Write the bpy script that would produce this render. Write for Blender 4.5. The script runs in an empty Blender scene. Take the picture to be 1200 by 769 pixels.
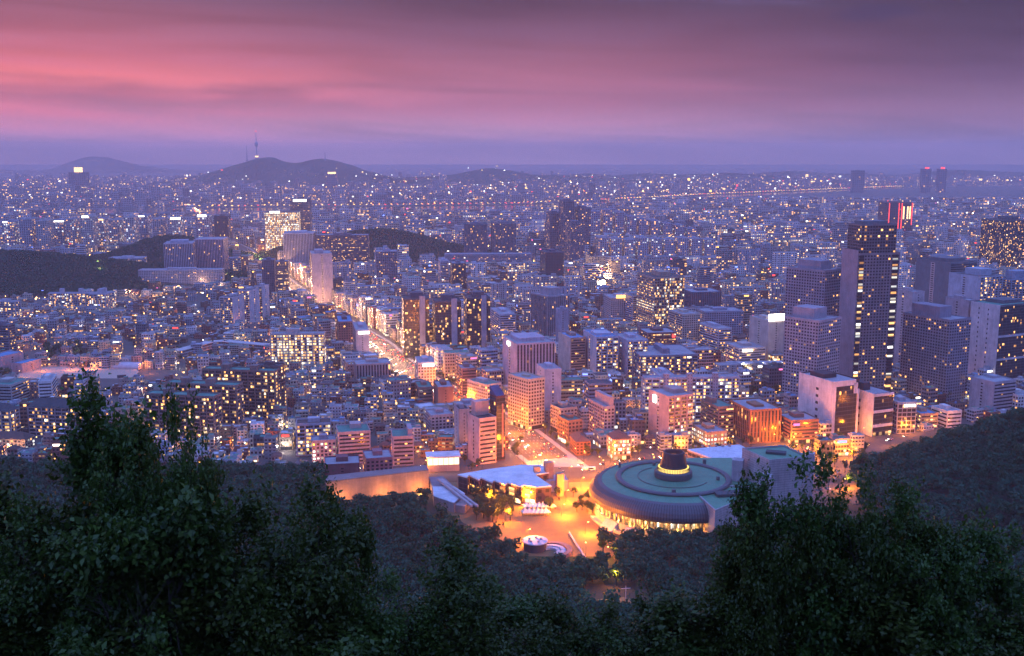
import bpy, math, random
import numpy as np
from mathutils import Vector
R = math.radians
rng = random.Random(7)
nrng = np.random.default_rng(7)
sc = bpy.context.scene
COL = sc.collection

# ------------------------------------------------------------------ camera
CAM_Z, FPX, PITCH = 293.0, 1230.0, math.atan(203.5 / 1230.0)
cam_d = bpy.data.cameras.new('camera')
cam_d.sensor_width = 36.0
cam_d.lens = 36.0 * FPX / 1200.0
cam_d.clip_start, cam_d.clip_end = 0.5, 60000.0
cam = bpy.data.objects.new('camera', cam_d)
COL.objects.link(cam)
cam.location = (0, 0, CAM_Z)
cam.rotation_euler = (R(90) - PITCH, 0, 0)
sc.camera = cam

# ------------------------------------------------------------------ exposure and sampling
sc.view_settings.view_transform = 'Standard'
sc.view_settings.look = 'None'
sc.view_settings.exposure = 0.15
sc.view_settings.gamma = 1.0
sc.view_settings.use_curve_mapping = False
cy = sc.cycles
cy.use_denoising = True
try:
    cy.denoiser = 'OPENIMAGEDENOISE'
    cy.denoising_input_passes = 'RGB_ALBEDO_NORMAL'
    cy.denoising_prefilter = 'FAST'
except Exception:
    pass
cy.use_adaptive_sampling = False
cy.max_bounces = 5
cy.diffuse_bounces = 2
cy.glossy_bounces = 2
cy.transmission_bounces = 2
cy.transparent_max_bounces = 4
cy.volume_bounces = 3
cy.sample_clamp_indirect = 3.0
cy.sample_clamp_direct = 0.0
cy.caustics_reflective = False
cy.caustics_refractive = False
cy.use_light_tree = True


def nd(nt, typ, x=0, y=0, **kw):
    n = nt.nodes.new(typ)
    for k, v in kw.items():
        setattr(n, k, v)
    return n


def mth(nt, op, a=None, b=None, c=None, clamp=False):
    n = nt.nodes.new('ShaderNodeMath')
    n.operation = op
    n.use_clamp = clamp
    for i, q in enumerate((a, b, c)):
        if q is None:
            continue
        if isinstance(q, (int, float)):
            n.inputs[i].default_value = q
        else:
            nt.links.new(q, n.inputs[i])
    return n.outputs[0]


def mixc(nt, f, a, b, typ='MIX'):
    n = nt.nodes.new('ShaderNodeMix')
    n.data_type = 'RGBA'
    n.blend_type = typ
    n.clamp_factor = True
    for i, q in ((0, f), (6, a), (7, b)):
        if isinstance(q, (int, float)):
            n.inputs[i].default_value = q
        elif isinstance(q, tuple):
            n.inputs[i].default_value = (*q[:3], 1)
        else:
            nt.links.new(q, n.inputs[i])
    return n.outputs[2]


def maprange(nt, v, a, b, c=0.0, d=1.0, smooth=True):
    n = nt.nodes.new('ShaderNodeMapRange')
    n.interpolation_type = 'SMOOTHSTEP' if smooth else 'LINEAR'
    nt.links.new(v, n.inputs[0])
    for i, q in enumerate((a, b, c, d)):
        n.inputs[i + 1].default_value = q
    return n.outputs[0]


def ramp(nt, fac, stops):
    n = nt.nodes.new('ShaderNodeValToRGB')
    cr = n.color_ramp
    while len(cr.elements) < len(stops):
        cr.elements.new(0.5)
    for e, (p, c) in zip(cr.elements, stops):
        e.position = p
        e.color = (*c, 1)
    nt.links.new(fac, n.inputs[0])
    return n.outputs[0]


# ------------------------------------------------------------------ dusk sky
world = bpy.data.worlds.new('World')
sc.world = world
world.use_nodes = True
nt = world.node_tree
nt.nodes.clear()
tc = nd(nt, 'ShaderNodeTexCoord')
sep = nd(nt, 'ShaderNodeSeparateXYZ')
nt.links.new(tc.outputs['Generated'], sep.inputs[0])
dx, dy, dz = sep.outputs
az = mth(nt, 'MULTIPLY', mth(nt, 'ARCTAN2', dx, dy), 57.2958)
el = mth(nt, 'MULTIPLY', mth(nt, 'ARCSINE', dz), 57.2958)
# streaky cloud field: noise stretched along the horizon with a slight tilt
cv = nd(nt, 'ShaderNodeCombineXYZ')
tilt = mth(nt, 'ADD', el, mth(nt, 'MULTIPLY', az, 0.030))
nt.links.new(mth(nt, 'MULTIPLY', az, 0.055), cv.inputs[0])
nt.links.new(mth(nt, 'MULTIPLY', tilt, 0.72), cv.inputs[1])
no = nd(nt, 'ShaderNodeTexNoise')
no.inputs['Scale'].default_value = 1.0
no.inputs['Detail'].default_value = 5.0
no.inputs['Roughness'].default_value = 0.55
no.inputs['Distortion'].default_value = 0.6
nt.links.new(cv.outputs[0], no.inputs['Vector'])
streak = no.outputs[0]
elw = mth(nt, 'ADD', el, mth(nt, 'MULTIPLY', mth(nt, 'SUBTRACT', streak, 0.5), 4.2))
t = mth(nt, 'DIVIDE', elw, 30.0, clamp=True)
H = 30.0
left = ramp(nt, t, [(0, (.46, .25, .34)), (1.2/H, (.60, .25, .36)), (2.5/H, (.60, .165, .22)), (3.9/H, (.86, .19, .185)),
                    (5.0/H, (.56, .13, .165)), (6.2/H, (.40, .11, .155)), (8.2/H, (.19, .072, .12)), (12/H, (.26, .18, .40)), (1, (.32, .35, .88))])
mid = ramp(nt, t, [(0, (.46, .27, .37)), (1.4/H, (.56, .26, .37)), (2.6/H, (.43, .15, .225)), (4.4/H, (.36, .115, .17)),
                   (6.2/H, (.20, .076, .128)), (8.0/H, (.095, .045, .083)), (12/H, (.22, .18, .42)), (1, (.30, .35, .90))])
rgt = ramp(nt, t, [(0, (.32, .20, .30)), (1.4/H, (.30, .16, .26)), (4.4/H, (.105, .053, .10)), (8.0/H, (.043, .027, .055)),
                   (12/H, (.18, .17, .42)), (1, (.28, .35, .92))])
c1 = mixc(nt, maprange(nt, az, -25, 0), left, mid)
c2 = mixc(nt, maprange(nt, az, 0, 26), c1, rgt)
# faint second octave so the bands are not smooth
sv = mth(nt, 'ADD', mth(nt, 'MULTIPLY', streak, 2.6), -0.30)
cs = nd(nt, 'ShaderNodeCombineXYZ')
for i in range(3):
    nt.links.new(sv, cs.inputs[i])
c2 = mixc(nt, 0.75, c2, mixc(nt, 1.0, c2, cs.outputs[0], 'MULTIPLY'))
# one small slate cloud high on the right
ddx = mth(nt, 'DIVIDE', mth(nt, 'SUBTRACT', az, 18.6), 2.2)
ddy = mth(nt, 'DIVIDE', mth(nt, 'SUBTRACT', el, mth(nt, 'ADD', 6.95, mth(nt, 'MULTIPLY', mth(nt, 'SUBTRACT', streak, .5), 1.0))), 0.33)
r2 = mth(nt, 'ADD', mth(nt, 'MULTIPLY', ddx, ddx), mth(nt, 'MULTIPLY', ddy, ddy))
c2 = mixc(nt, maprange(nt, r2, 1.6, 0.0, 0.0, 0.55), c2, (.045, .03, .085))
# the rest of the dome: slate blue overhead, lilac behind the camera
c3 = mixc(nt, maprange(nt, el, 12, 50), c2, (.31, .53, 1.52))
south = mixc(nt, maprange(nt, el, 0, 50), (.27, .32, .90), (.31, .53, 1.52))
c4 = mixc(nt, maprange(nt, dy, 0.55, -0.25), c3, south)
sky = nd(nt, 'ShaderNodeTexSky')
sky.sky_type = 'NISHITA'
sky.sun_disc = False
sky.sun_elevation = R(-3.0)
sky.sun_rotation = R(-62.0)
bg1 = nd(nt, 'ShaderNodeBackground')
nt.links.new(c4, bg1.inputs[0])
bg1.inputs[1].default_value = 1.05
bg2 = nd(nt, 'ShaderNodeBackground')
nt.links.new(sky.outputs[0], bg2.inputs[0])
bg2.inputs[1].default_value = 0.05
add = nd(nt, 'ShaderNodeAddShader')
nt.links.new(bg1.outputs[0], add.inputs[0])
nt.links.new(bg2.outputs[0], add.inputs[1])
wo = nd(nt, 'ShaderNodeOutputWorld')
nt.links.new(add.outputs[0], wo.inputs[0])
world.cycles.sampling_method = 'MANUAL'
world.cycles.sample_map_resolution = 512

# the last light, low in the west and very soft
sl = bpy.data.lights.new('sun', 'SUN')
sl.energy = 0.12
sl.angle = R(15)
sl.color = (1.0, .5, .5)
so = bpy.data.objects.new('sun', sl)
COL.objects.link(so)
so.rotation_euler = (R(82), 0, R(-118))   # shines from the west-north-west

# ------------------------------------------------------------------ picture <-> place
CT, ST = math.cos(PITCH), math.sin(PITCH)


def G(px, py, z):
    """the point at height z that the photograph shows at pixel (px, py)"""
    u = 384.5 - py
    d = (px - 600.0, FPX * CT + u * ST, -FPX * ST + u * CT)
    k = (z - CAM_Z) / d[2]
    return d[0] * k, d[1] * k


def proj(x, y, z):
    dep = y * CT - (z - CAM_Z) * ST
    up = y * ST + (z - CAM_Z) * CT
    return 600 + FPX * x / dep, 384.5 - FPX * up / dep


def Zat(y, py):
    """height of the point at distance y seen at picture row py"""
    u = 384.5 - py
    return CAM_Z + y * (-FPX * ST + u * CT) / (FPX * CT + u * ST)


def Xat(px, y, z):
    return (px - 600.0) / FPX * (y * CT - (z - CAM_Z) * ST)


PY = [-600, 0, 10, 20, 30, 45, 60, 100, 200, 300, 400, 480, 560, 600, 760, 830, 850, 1300, 1750, 4700, 40000]
PZ = [230, 291, 286, 280, 273.2, 263.5, 254, 230, 175, 130, 95, 70, 55, 50, 50, 36, 35, 26, 20, 12, 12]
HILLS = [(540, 640, 160, 190, 135, 20), (-1150, 2300, 270, 150, 62, 6), (-880, 2720, 110, 90, 66, 6),
         (-370, 2900, 150, 120, 70, 6), (-560, 2760, 70, 80, 40, 6)]


def hill_np(x, y):
    h = np.zeros_like(np.asarray(x, float) + np.asarray(y, float))
    for cx, cyy, sx, sy, a, th in HILLS:
        g = a * np.exp(-.5 * (((x - cx) / sx) ** 2 + ((y - cyy) / sy) ** 2)) - th
        h = np.maximum(h, g)
    return h


def zt_np(x, y):
    return np.interp(y, PY, PZ) + hill_np(x, y)


def zt(x, y):
    return float(zt_np(np.float64(x), np.float64(y)))


def ground_at(px, py):
    z = 25.0
    for _ in range(8):
        x, y = G(px, py, z)
        z = float(np.interp(y, PY, PZ))
    return x, y, z


# ------------------------------------------------------------------ materials
def new_mat(name):
    m = bpy.data.materials.new(name)
    m.use_nodes = True
    n = m.node_tree
    n.nodes.clear()
    return m, n


def out_surf(n, sh):
    o = nd(n, 'ShaderNodeOutputMaterial')
    n.links.new(sh, o.inputs[0])


def facade_material():
    """walls, roofs and glazing: 'tint' is the wall paint, 'par' is (lit share, window width, window height, seed)"""
    m, n = new_mat('facade')
    at = nd(n, 'ShaderNodeAttribute', attribute_name='tint')
    ap = nd(n, 'ShaderNodeAttribute', attribute_name='par')
    sp = nd(n, 'ShaderNodeSeparateColor')
    n.links.new(ap.outputs['Color'], sp.inputs[0])
    lit, wx, wy = sp.outputs
    seed = ap.outputs['Alpha']
    uv = nd(n, 'ShaderNodeUVMap')
    su = nd(n, 'ShaderNodeSeparateXYZ')
    n.links.new(uv.outputs[0], su.inputs[0])
    u, v = su.outputs[0], su.outputs[1]
    fu, fv = mth(n, 'FRACT', u), mth(n, 'FRACT', v)
    mx = mth(n, 'LESS_THAN', mth(n, 'ABSOLUTE', mth(n, 'SUBTRACT', fu, .5)), mth(n, 'MULTIPLY', wx, .5))
    my = mth(n, 'LESS_THAN', mth(n, 'ABSOLUTE', mth(n, 'SUBTRACT', fv, .5)), mth(n, 'MULTIPLY', wy, .5))
    mask = mth(n, 'MULTIPLY', mx, my)
    cc = nd(n, 'ShaderNodeCombineXYZ')
    n.links.new(mth(n, 'FLOOR', u), cc.inputs[0])
    n.links.new(mth(n, 'FLOOR', v), cc.inputs[1])
    n.links.new(mth(n, 'MULTIPLY', seed, 977.0), cc.inputs[2])
    wn = nd(n, 'ShaderNodeTexWhiteNoise', noise_dimensions='3D')
    n.links.new(cc.outputs[0], wn.inputs['Vector'])
    ws = nd(n, 'ShaderNodeSeparateColor')
    n.links.new(wn.outputs['Color'], ws.inputs[0])
    cf = nd(n, 'ShaderNodeCombineXYZ')
    n.links.new(mth(n, 'FLOOR', v), cf.inputs[1])
    n.links.new(mth(n, 'MULTIPLY', seed, 977.0), cf.inputs[2])
    wf = nd(n, 'ShaderNodeTexWhiteNoise', noise_dimensions='3D')
    n.links.new(cf.outputs[0], wf.inputs['Vector'])
    flo = mth(n, 'ADD', mth(n, 'MULTIPLY', mth(n, 'POWER', wf.outputs['Value'], 3.0), 2.6), .35)
    on = mth(n, 'LESS_THAN', wn.outputs['Value'], mth(n, 'MULTIPLY', lit, flo))
    col = ramp(n, ws.outputs[0], [(0, (1, .42, .10)), (.3, (1, .56, .2)), (.55, (1, .74, .42)), (.8, (1, .9, .7)), (1, (.85, .92, 1))])
    g2 = mth(n, 'POWER', ws.outputs[1], 2.2)
    stg = mth(n, 'ADD', mth(n, 'MULTIPLY', g2, 3.4), .46)
    # curtains and furniture: the lower part of some lit panes is dimmer
    cur = mth(n, 'ADD', mth(n, 'MULTIPLY', mth(n, 'GREATER_THAN', mth(n, 'ADD', fv, mth(n, 'MULTIPLY', ws.outputs[2], .5)), .55), .6), .4)
    stg = mth(n, 'MULTIPLY', mth(n, 'MULTIPLY', stg, cur), mth(n, 'MULTIPLY', mask, on))
    geo = nd(n, 'ShaderNodeNewGeometry')
    dirt = nd(n, 'ShaderNodeTexNoise')
    dirt.inputs['Scale'].default_value = .11
    dirt.inputs['Detail'].default_value = 4
    dirt.inputs['Roughness'].default_value = .65
    n.links.new(geo.outputs['Position'], dirt.inputs['Vector'])
    dv = mth(n, 'ADD', mth(n, 'MULTIPLY', dirt.outputs[0], 1.0), .5)
    # rain streaks: noise squeezed along the height
    mp = nd(n, 'ShaderNodeMapping')
    mp.inputs['Scale'].default_value = (.8, .8, .06)
    n.links.new(geo.outputs['Position'], mp.inputs[0])
    st2 = nd(n, 'ShaderNodeTexNoise')
    st2.inputs['Scale'].default_value = 1.0
    st2.inputs['Detail'].default_value = 3
    n.links.new(mp.outputs[0], st2.inputs['Vector'])
    dv = mth(n, 'MULTIPLY', dv, mth(n, 'ADD', mth(n, 'MULTIPLY', st2.outputs[0], .6), .7))
    dc = nd(n, 'ShaderNodeCombineXYZ')
    for i in range(3):
        n.links.new(dv, dc.inputs[i])
    wall = mixc(n, 1.0, at.outputs['Color'], dc.outputs[0], 'MULTIPLY')
    base = mixc(n, mask, wall, (.022, .027, .04))
    p = nd(n, 'ShaderNodeBsdfPrincipled')
    n.links.new(base, p.inputs['Base Color'])
    n.links.new(mth(n, 'SUBTRACT', .82, mth(n, 'MULTIPLY', mask, .64)), p.inputs['Roughness'])
    n.links.new(col, p.inputs['Emission Color'])
    n.links.new(stg, p.inputs['Emission Strength'])
    out_surf(n, p.outputs[0])
    m.cycles.emission_sampling = 'NONE'
    return m


def glow(name, col, s):
    m, n = new_mat(name)
    e = nd(n, 'ShaderNodeEmission')
    e.inputs[0].default_value = (*col, 1)
    e.inputs[1].default_value = s
    out_surf(n, e.outputs[0])
    m.cycles.emission_sampling = 'NONE'
    return m


def plain(name, col, rough=.7, noise=.35, scale=.3, metal=0.0, spec=.3):
    m, n = new_mat(name)
    p = nd(n, 'ShaderNodeBsdfPrincipled')
    geo = nd(n, 'ShaderNodeNewGeometry')
    t = nd(n, 'ShaderNodeTexNoise')
    t.inputs['Scale'].default_value = scale
    t.inputs['Detail'].default_value = 5
    t.inputs['Roughness'].default_value = .65
    n.links.new(geo.outputs['Position'], t.inputs['Vector'])
    a = tuple(c * (1 - noise) for c in col)
    b = tuple(min(1, c * (1 + noise)) for c in col)
    n.links.new(mixc(n, t.outputs[0], a, b), p.inputs['Base Color'])
    p.inputs['Roughness'].default_value = rough
    p.inputs['Metallic'].default_value = metal
    p.inputs['Specular IOR Level'].default_value = spec
    out_surf(n, p.outputs[0])
    return m


def leaf_material(name, a, b, dark, trans=.25, rough=.5):
    m, n = new_mat(name)
    geo = nd(n, 'ShaderNodeNewGeometry')
    oi = nd(n, 'ShaderNodeObjectInfo')
    t = nd(n, 'ShaderNodeTexNoise')
    t.inputs['Scale'].default_value = dark
    t.inputs['Detail'].default_value = 3
    n.links.new(geo.outputs['Position'], t.inputs['Vector'])
    isl = geo.outputs['Random Per Island']
    f = mth(n, 'ADD', mth(n, 'MULTIPLY', isl, .55), mth(n, 'MULTIPLY', t.outputs[0], .5))
    c = mixc(n, f, a, b)
    hs = nd(n, 'ShaderNodeHueSaturation')
    n.links.new(c, hs.inputs['Color'])
    n.links.new(mth(n, 'ADD', mth(n, 'MULTIPLY', oi.outputs['Random'], .5), .75), hs.inputs['Value'])
    n.links.new(mth(n, 'ADD', mth(n, 'MULTIPLY', oi.outputs['Random'], .05), .475), hs.inputs['Hue'])
    p = nd(n, 'ShaderNodeBsdfPrincipled')
    n.links.new(hs.outputs[0], p.inputs['Base Color'])
    p.inputs['Roughness'].default_value = rough
    p.inputs['Specular IOR Level'].default_value = .35
    tr = nd(n, 'ShaderNodeBsdfTranslucent')
    n.links.new(hs.outputs[0], tr.inputs[0])
    mx = nd(n, 'ShaderNodeMixShader')
    mx.inputs[0].default_value = trans
    n.links.new(p.outputs[0], mx.inputs[1])
    n.links.new(tr.outputs[0], mx.inputs[2])
    out_surf(n, mx.outputs[0])
    return m


def paint_material():
    m, n = new_mat('car_paint')
    oi = nd(n, 'ShaderNodeObjectInfo')
    p = nd(n, 'ShaderNodeBsdfPrincipled')
    n.links.new(oi.outputs['Color'], p.inputs['Base Color'])
    p.inputs['Roughness'].default_value = .3
    p.inputs['Coat Weight'].default_value = .6
    out_surf(n, p.outputs[0])
    return m


def ground_material():
    m, n = new_mat('ground')
    at = nd(n, 'ShaderNodeAttribute', attribute_name='gcol')
    geo = nd(n, 'ShaderNodeNewGeometry')
    t = nd(n, 'ShaderNodeTexNoise')
    t.inputs['Scale'].default_value = .04
    t.inputs['Detail'].default_value = 7
    t.inputs['Roughness'].default_value = .7
    n.links.new(geo.outputs['Position'], t.inputs['Vector'])
    v = mth(n, 'ADD', mth(n, 'MULTIPLY', t.outputs[0], 1.2), .4)
    c = nd(n, 'ShaderNodeCombineXYZ')
    for i in range(3):
        n.links.new(v, c.inputs[i])
    p = nd(n, 'ShaderNodeBsdfPrincipled')
    n.links.new(mixc(n, 1.0, at.outputs['Color'], c.outputs[0], 'MULTIPLY'), p.inputs['Base Color'])
    p.inputs['Roughness'].default_value = .9
    out_surf(n, p.outputs[0])
    return m


def water_material():
    m, n = new_mat('river_water')
    geo = nd(n, 'ShaderNodeNewGeometry')
    t = nd(n, 'ShaderNodeTexNoise')
    t.inputs['Scale'].default_value = .05
    t.inputs['Detail'].default_value = 4
    n.links.new(geo.outputs['Position'], t.inputs['Vector'])
    b = nd(n, 'ShaderNodeBump')
    b.inputs['Strength'].default_value = .15
    b.inputs['Distance'].default_value = 2
    n.links.new(t.outputs[0], b.inputs['Height'])
    p = nd(n, 'ShaderNodeBsdfPrincipled')
    p.inputs['Base Color'].default_value = (.02, .03, .04, 1)
    p.inputs['Roughness'].default_value = .12
    n.links.new(b.outputs[0], p.inputs['Normal'])
    out_surf(n, p.outputs[0])
    return m


M = dict(
    facade=facade_material(), ground=ground_material(), water=water_material(), paint=paint_material(),
    asphalt=plain('asphalt', (.09, .084, .082), .85, .3, .35),
    paving=plain('plaza_paving', (.21, .13, .06), .8, .3, .22),
    sand=plain('sand_field', (.42, .34, .28), .95, .14, .05),
    lawn=plain('lawn', (.035, .06, .02), .95, .4, .5),
    white=plain('white_paint', (.72, .72, .70), .6, .12, .4),
    concrete=plain('concrete', (.34, .33, .33), .85, .25, .3),
    darkmetal=plain('dark_metal', (.05, .05, .055), .5, .2, 1.0, .4),
    tyre=plain('tyre_rubber', (.02, .02, .02), .8, .1),
    carglass=plain('car_glass', (.02, .025, .03), .12, .1),
    bark=plain('bark', (.05, .038, .03), .9, .4, 3.0),
    leaf=leaf_material('foreground_leaves', (.014, .034, .006), (.090, .135, .020), .6, .30, .42),
    wood=leaf_material('forest_leaves', (.003, .030, .014), (.017, .100, .036), .05, .15, .7),
    street=leaf_material('street_leaves', (.030, .050, .018), (.085, .110, .035), .1, .2, .6),
    hill=plain('wooded_hill', (.028, .040, .028), .95, .4, .02),
    copper=plain('green_copper_roof', (.075, .24, .145), .5, .42, .16, 0, .5),
    slate=plain('fascia_metal', (.115, .11, .125), .5, .3, .5, .2),
    stone=plain('pale_stone', (.50, .46, .44), .8, .18, .25),
    glow_warm=glow('glow_warm', (1, .62, .26), 3.2), glow_white=glow('glow_white', (1, .93, .85), 5.0),
    glow_amber=glow('glow_amber', (1, .50, .10), 4.2), glow_red=glow('glow_red', (1, .06, .05), 3.0),
    glow_blue=glow('glow_blue', (.16, .25, 1), 3.5), glow_green=glow('glow_green', (.15, 1, .55), 1.6),
    glow_pink=glow('glow_pink', (1, .18, .45), 2.2), head=glow('headlamp', (1, .86, .66), 45.0), tail=glow('taillamp', (1, .05, .02), 22.0),
    glow_shop=glow('glow_shop', (1, .78, .46), 2.2), lampglow=glow('lamp_glow', (1, .50, .14), 14.0),
)
FAC = M['facade']


# ------------------------------------------------------------------ mesh building
class MB:
    def __init__(self):
        self.v, self.f, self.uv, self.tint, self.par, self.mi = [], [], [], [], [], []
        self.T = (0., 0., 0., 1., 0.)

    def at(self, x, y, z, rz=0.):
        self.T = (x, y, z, math.cos(rz), math.sin(rz))
        return self

    def add(self, vs, fs, tint=(.4, .4, .4), par=None, uvs=None, mi=0):
        tx, ty, tz, c, s = self.T
        b = len(self.v)
        for x, y, z in vs:
            self.v.append((tx + x * c - y * s, ty + x * s + y * c, tz + z))
        for k, f in enumerate(fs):
            self.f.append(tuple(b + i for i in f))
            self.tint.append(tint)
            self.par.append(par or (0, 0, 0, 0))
            self.mi.append(mi)
            if uvs:
                self.uv.extend(uvs[k])
            else:
                self.uv.extend([(0., 0.)] * len(f))
        return self

    def wall(self, p, q, z0, z1, tint, par=None, bay=3.2, flr=3.2, mi=0, u0=0, v0=0):
        L = math.hypot(q[0] - p[0], q[1] - p[1])
        nb, nf = max(1, round(L / bay)), max(1, round((z1 - z0) / flr))
        return self.add([(*p, z0), (*q, z0), (*q, z1), (*p, z1)], [(0, 1, 2, 3)], tint, par,
                        [[(u0, v0), (u0 + nb, v0), (u0 + nb, v0 + nf), (u0, v0 + nf)]], mi)

    def prism(self, poly, z0, z1, tint, par=None, top=True, bottom=False, ttint=None, bay=3.2, flr=3.2, mi=0, tmi=None, side_par=None):
        n = len(poly)
        for i in range(n):
            pp = par if side_par is None else side_par[i]
            self.wall(poly[i], poly[(i + 1) % n], z0, z1, tint, pp, bay, flr, mi, u0=i * 40)
        if top:
            self.add([(x, y, z1) for x, y in poly], [tuple(range(n))], ttint or tint, mi=mi if tmi is None else tmi)
        if bottom:
            self.add([(x, y, z0) for x, y in poly], [tuple(range(n))[::-1]], tint, mi=mi)
        return self

    def box(self, x0, x1, y0, y1, z0, z1, tint, par=None, **k):
        return self.prism([(x0, y0), (x1, y0), (x1, y1), (x0, y1)], z0, z1, tint, par, **k)

    def parapet(self, w, d, z, h, tint, rtint, th=.35):
        """a roof sheet inside a low parapet; overhangs the wall by 5 cm"""
        a, b = w / 2 + .05, d / 2 + .05
        o = [(-a, -b), (a, -b), (a, b), (-a, b)]
        i = [(-a + th, -b + th), (a - th, -b + th), (a - th, b - th), (-a + th, b - th)]
        z0, z1, zr = z - .25, z + h, z + .05
        vs = [(*p, z0) for p in o] + [(*p, z1) for p in o] + [(*p, z1) for p in i] + [(*p, zr) for p in i]
        fs = []
        for k in range(4):
            l = (k + 1) % 4
            fs += [(k, l, 4 + l, 4 + k), (4 + k, 4 + l, 8 + l, 8 + k), (8 + k, 8 + l, 12 + l, 12 + k)]
        self.add(vs, fs, tint)
        self.add([(*p, zr) for p in i], [(0, 1, 2, 3)], rtint)
        return self

    def hip(self, w, d, z, h, tint, over=.6):
        a, b = w / 2 + over, d / 2 + over
        if w >= d:
            r = max(.2, a - b * .8)
            rd = [(-r, 0, z + h), (r, 0, z + h)]
            fs = [(0, 1, 5, 4), (1, 2, 5), (2, 3, 4, 5), (3, 0, 4), (3, 2, 1, 0)]
        else:
            r = max(.2, b - a * .8)
            rd = [(0, -r, z + h), (0, r, z + h)]
            fs = [(0, 1, 4), (1, 2, 5, 4), (2, 3, 5), (3, 0, 4, 5), (3, 2, 1, 0)]
        return self.add([(-a, -b, z), (a, -b, z), (a, b, z), (-a, b, z)] + rd, fs, tint)

    def cyl(self, cx, cyy, z0, z1, r0, r1=None, n=12, tint=(.4, .4, .4), mi=0, cap=True):
        r1 = r0 if r1 is None else r1
        vs = [(cx + r0 * math.cos(2 * math.pi * k / n), cyy + r0 * math.sin(2 * math.pi * k / n), z0) for k in range(n)]
        vs += [(cx + r1 * math.cos(2 * math.pi * k / n), cyy + r1 * math.sin(2 * math.pi * k / n), z1) for k in range(n)]
        fs = [(k, (k + 1) % n, n + (k + 1) % n, n + k) for k in range(n)]
        if cap:
            fs.append(tuple(range(n, 2 * n)))
            fs.append(tuple(range(n))[::-1])
        return self.add(vs, fs, tint, mi=mi)

    def lathe(self, prof, n=96, a0=0., a1=2 * math.pi, tint=(.4, .4, .4), mi=0, par=None, useg=1):
        full = abs(a1 - a0 - 2 * math.pi) < 1e-6
        m = n if full else n + 1
        vs, fs, uvs = [], [], []
        for r, z in prof:
            for k in range(m):
                a = a0 + (a1 - a0) * k / n
                vs.append((r * math.cos(a), r * math.sin(a), z))
        for j in range(len(prof) - 1):
            for k in range(n):
                l = (k + 1) % m
                fs.append((j * m + k, j * m + l, (j + 1) * m + l, (j + 1) * m + k))
                uvs.append([(k * useg, j), ((k + 1) * useg, j), ((k + 1) * useg, j + 1), (k * useg, j + 1)])
        return self.add(vs, fs, tint, par, uvs, mi)

    def tube(self, pts, rad, n=5, tint=(.2, .2, .2), mi=0):
        prev = None
        for k, p in enumerate(pts):
            p = Vector(p)
            d = (Vector(pts[min(k + 1, len(pts) - 1)]) - Vector(pts[max(k - 1, 0)])).normalized()
            s = d.cross(Vector((0, 0, 1)) if abs(d.z) < .95 else Vector((1, 0, 0))).normalized()
            q = s.cross(d)
            r = rad[k] if isinstance(rad, (list, tuple)) else rad
            ring = [tuple(p + s * (r * math.cos(2 * math.pi * j / n)) + q * (r * math.sin(2 * math.pi * j / n))) for j in range(n)]
            if prev is not None:
                self.add(prev + ring, [(j, (j + 1) % n, n + (j + 1) % n, n + j) for j in range(n)], tint, mi=mi)
            prev = ring
        return self

    def mesh(self, name, mats):
        me = bpy.data.meshes.new(name)
        me.from_pydata(self.v, [], self.f)
        nf = len(self.f)
        a = me.attributes.new('tint', 'FLOAT_COLOR', 'FACE')
        c = np.ones((nf, 4), np.float32)
        c[:, :3] = np.array([t[:3] for t in self.tint], np.float32).reshape(nf, 3)
        a.data.foreach_set('color', c.ravel())
        a = me.attributes.new('par', 'FLOAT_COLOR', 'FACE')
        a.data.foreach_set('color', np.array(self.par, np.float32).ravel())
        ul = me.uv_layers.new(name='UVMap')
        ul.data.foreach_set('uv', np.array(self.uv, np.float32).ravel())
        for m in mats:
            me.materials.append(m)
        if len(mats) > 1:
            me.polygons.foreach_set('material_index', np.array(self.mi, np.int32))
        return me

    def build(self, name, mats=None, parent=None, loc=None, rz=0.):
        if not self.f:
            return None
        mats = [FAC] if mats is None else (mats if isinstance(mats, list) else [mats])
        o = bpy.data.objects.new(name, self.mesh(name, mats))
        COL.objects.link(o)
        if parent:
            o.parent = parent
        if loc:
            o.location = loc
            o.rotation_euler = (0, 0, rz)
        return o


def quads_mesh(name, V, mat, nv=4):
    """V: (n, nv, 3) separate faces"""
    V = np.asarray(V, np.float32)
    n = len(V)
    me = bpy.data.meshes.new(name)
    me.vertices.add(n * nv)
    me.vertices.foreach_set('co', V.reshape(-1))
    me.loops.add(n * nv)
    me.loops.foreach_set('vertex_index', np.arange(n * nv, dtype=np.int32))
    me.polygons.add(n)
    me.polygons.foreach_set('loop_start', np.arange(0, n * nv, nv, dtype=np.int32))
    me.materials.append(mat)
    me.update()
    return me


def tag(o, label=None, cat=None, group=None, kind=None):
    if label:
        o['label'] = label
    if cat:
        o['category'] = cat
    if group:
        o['group'] = group
    if kind:
        o['kind'] = kind
    return o


def empty(name, loc, rz=0., label=None, cat=None, group=None):
    o = bpy.data.objects.new(name, None)
    o.empty_display_size = 1
    COL.objects.link(o)
    o.location = loc
    o.rotation_euler = (0, 0, rz)
    return tag(o, label, cat, group)


KIDS = {}


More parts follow.
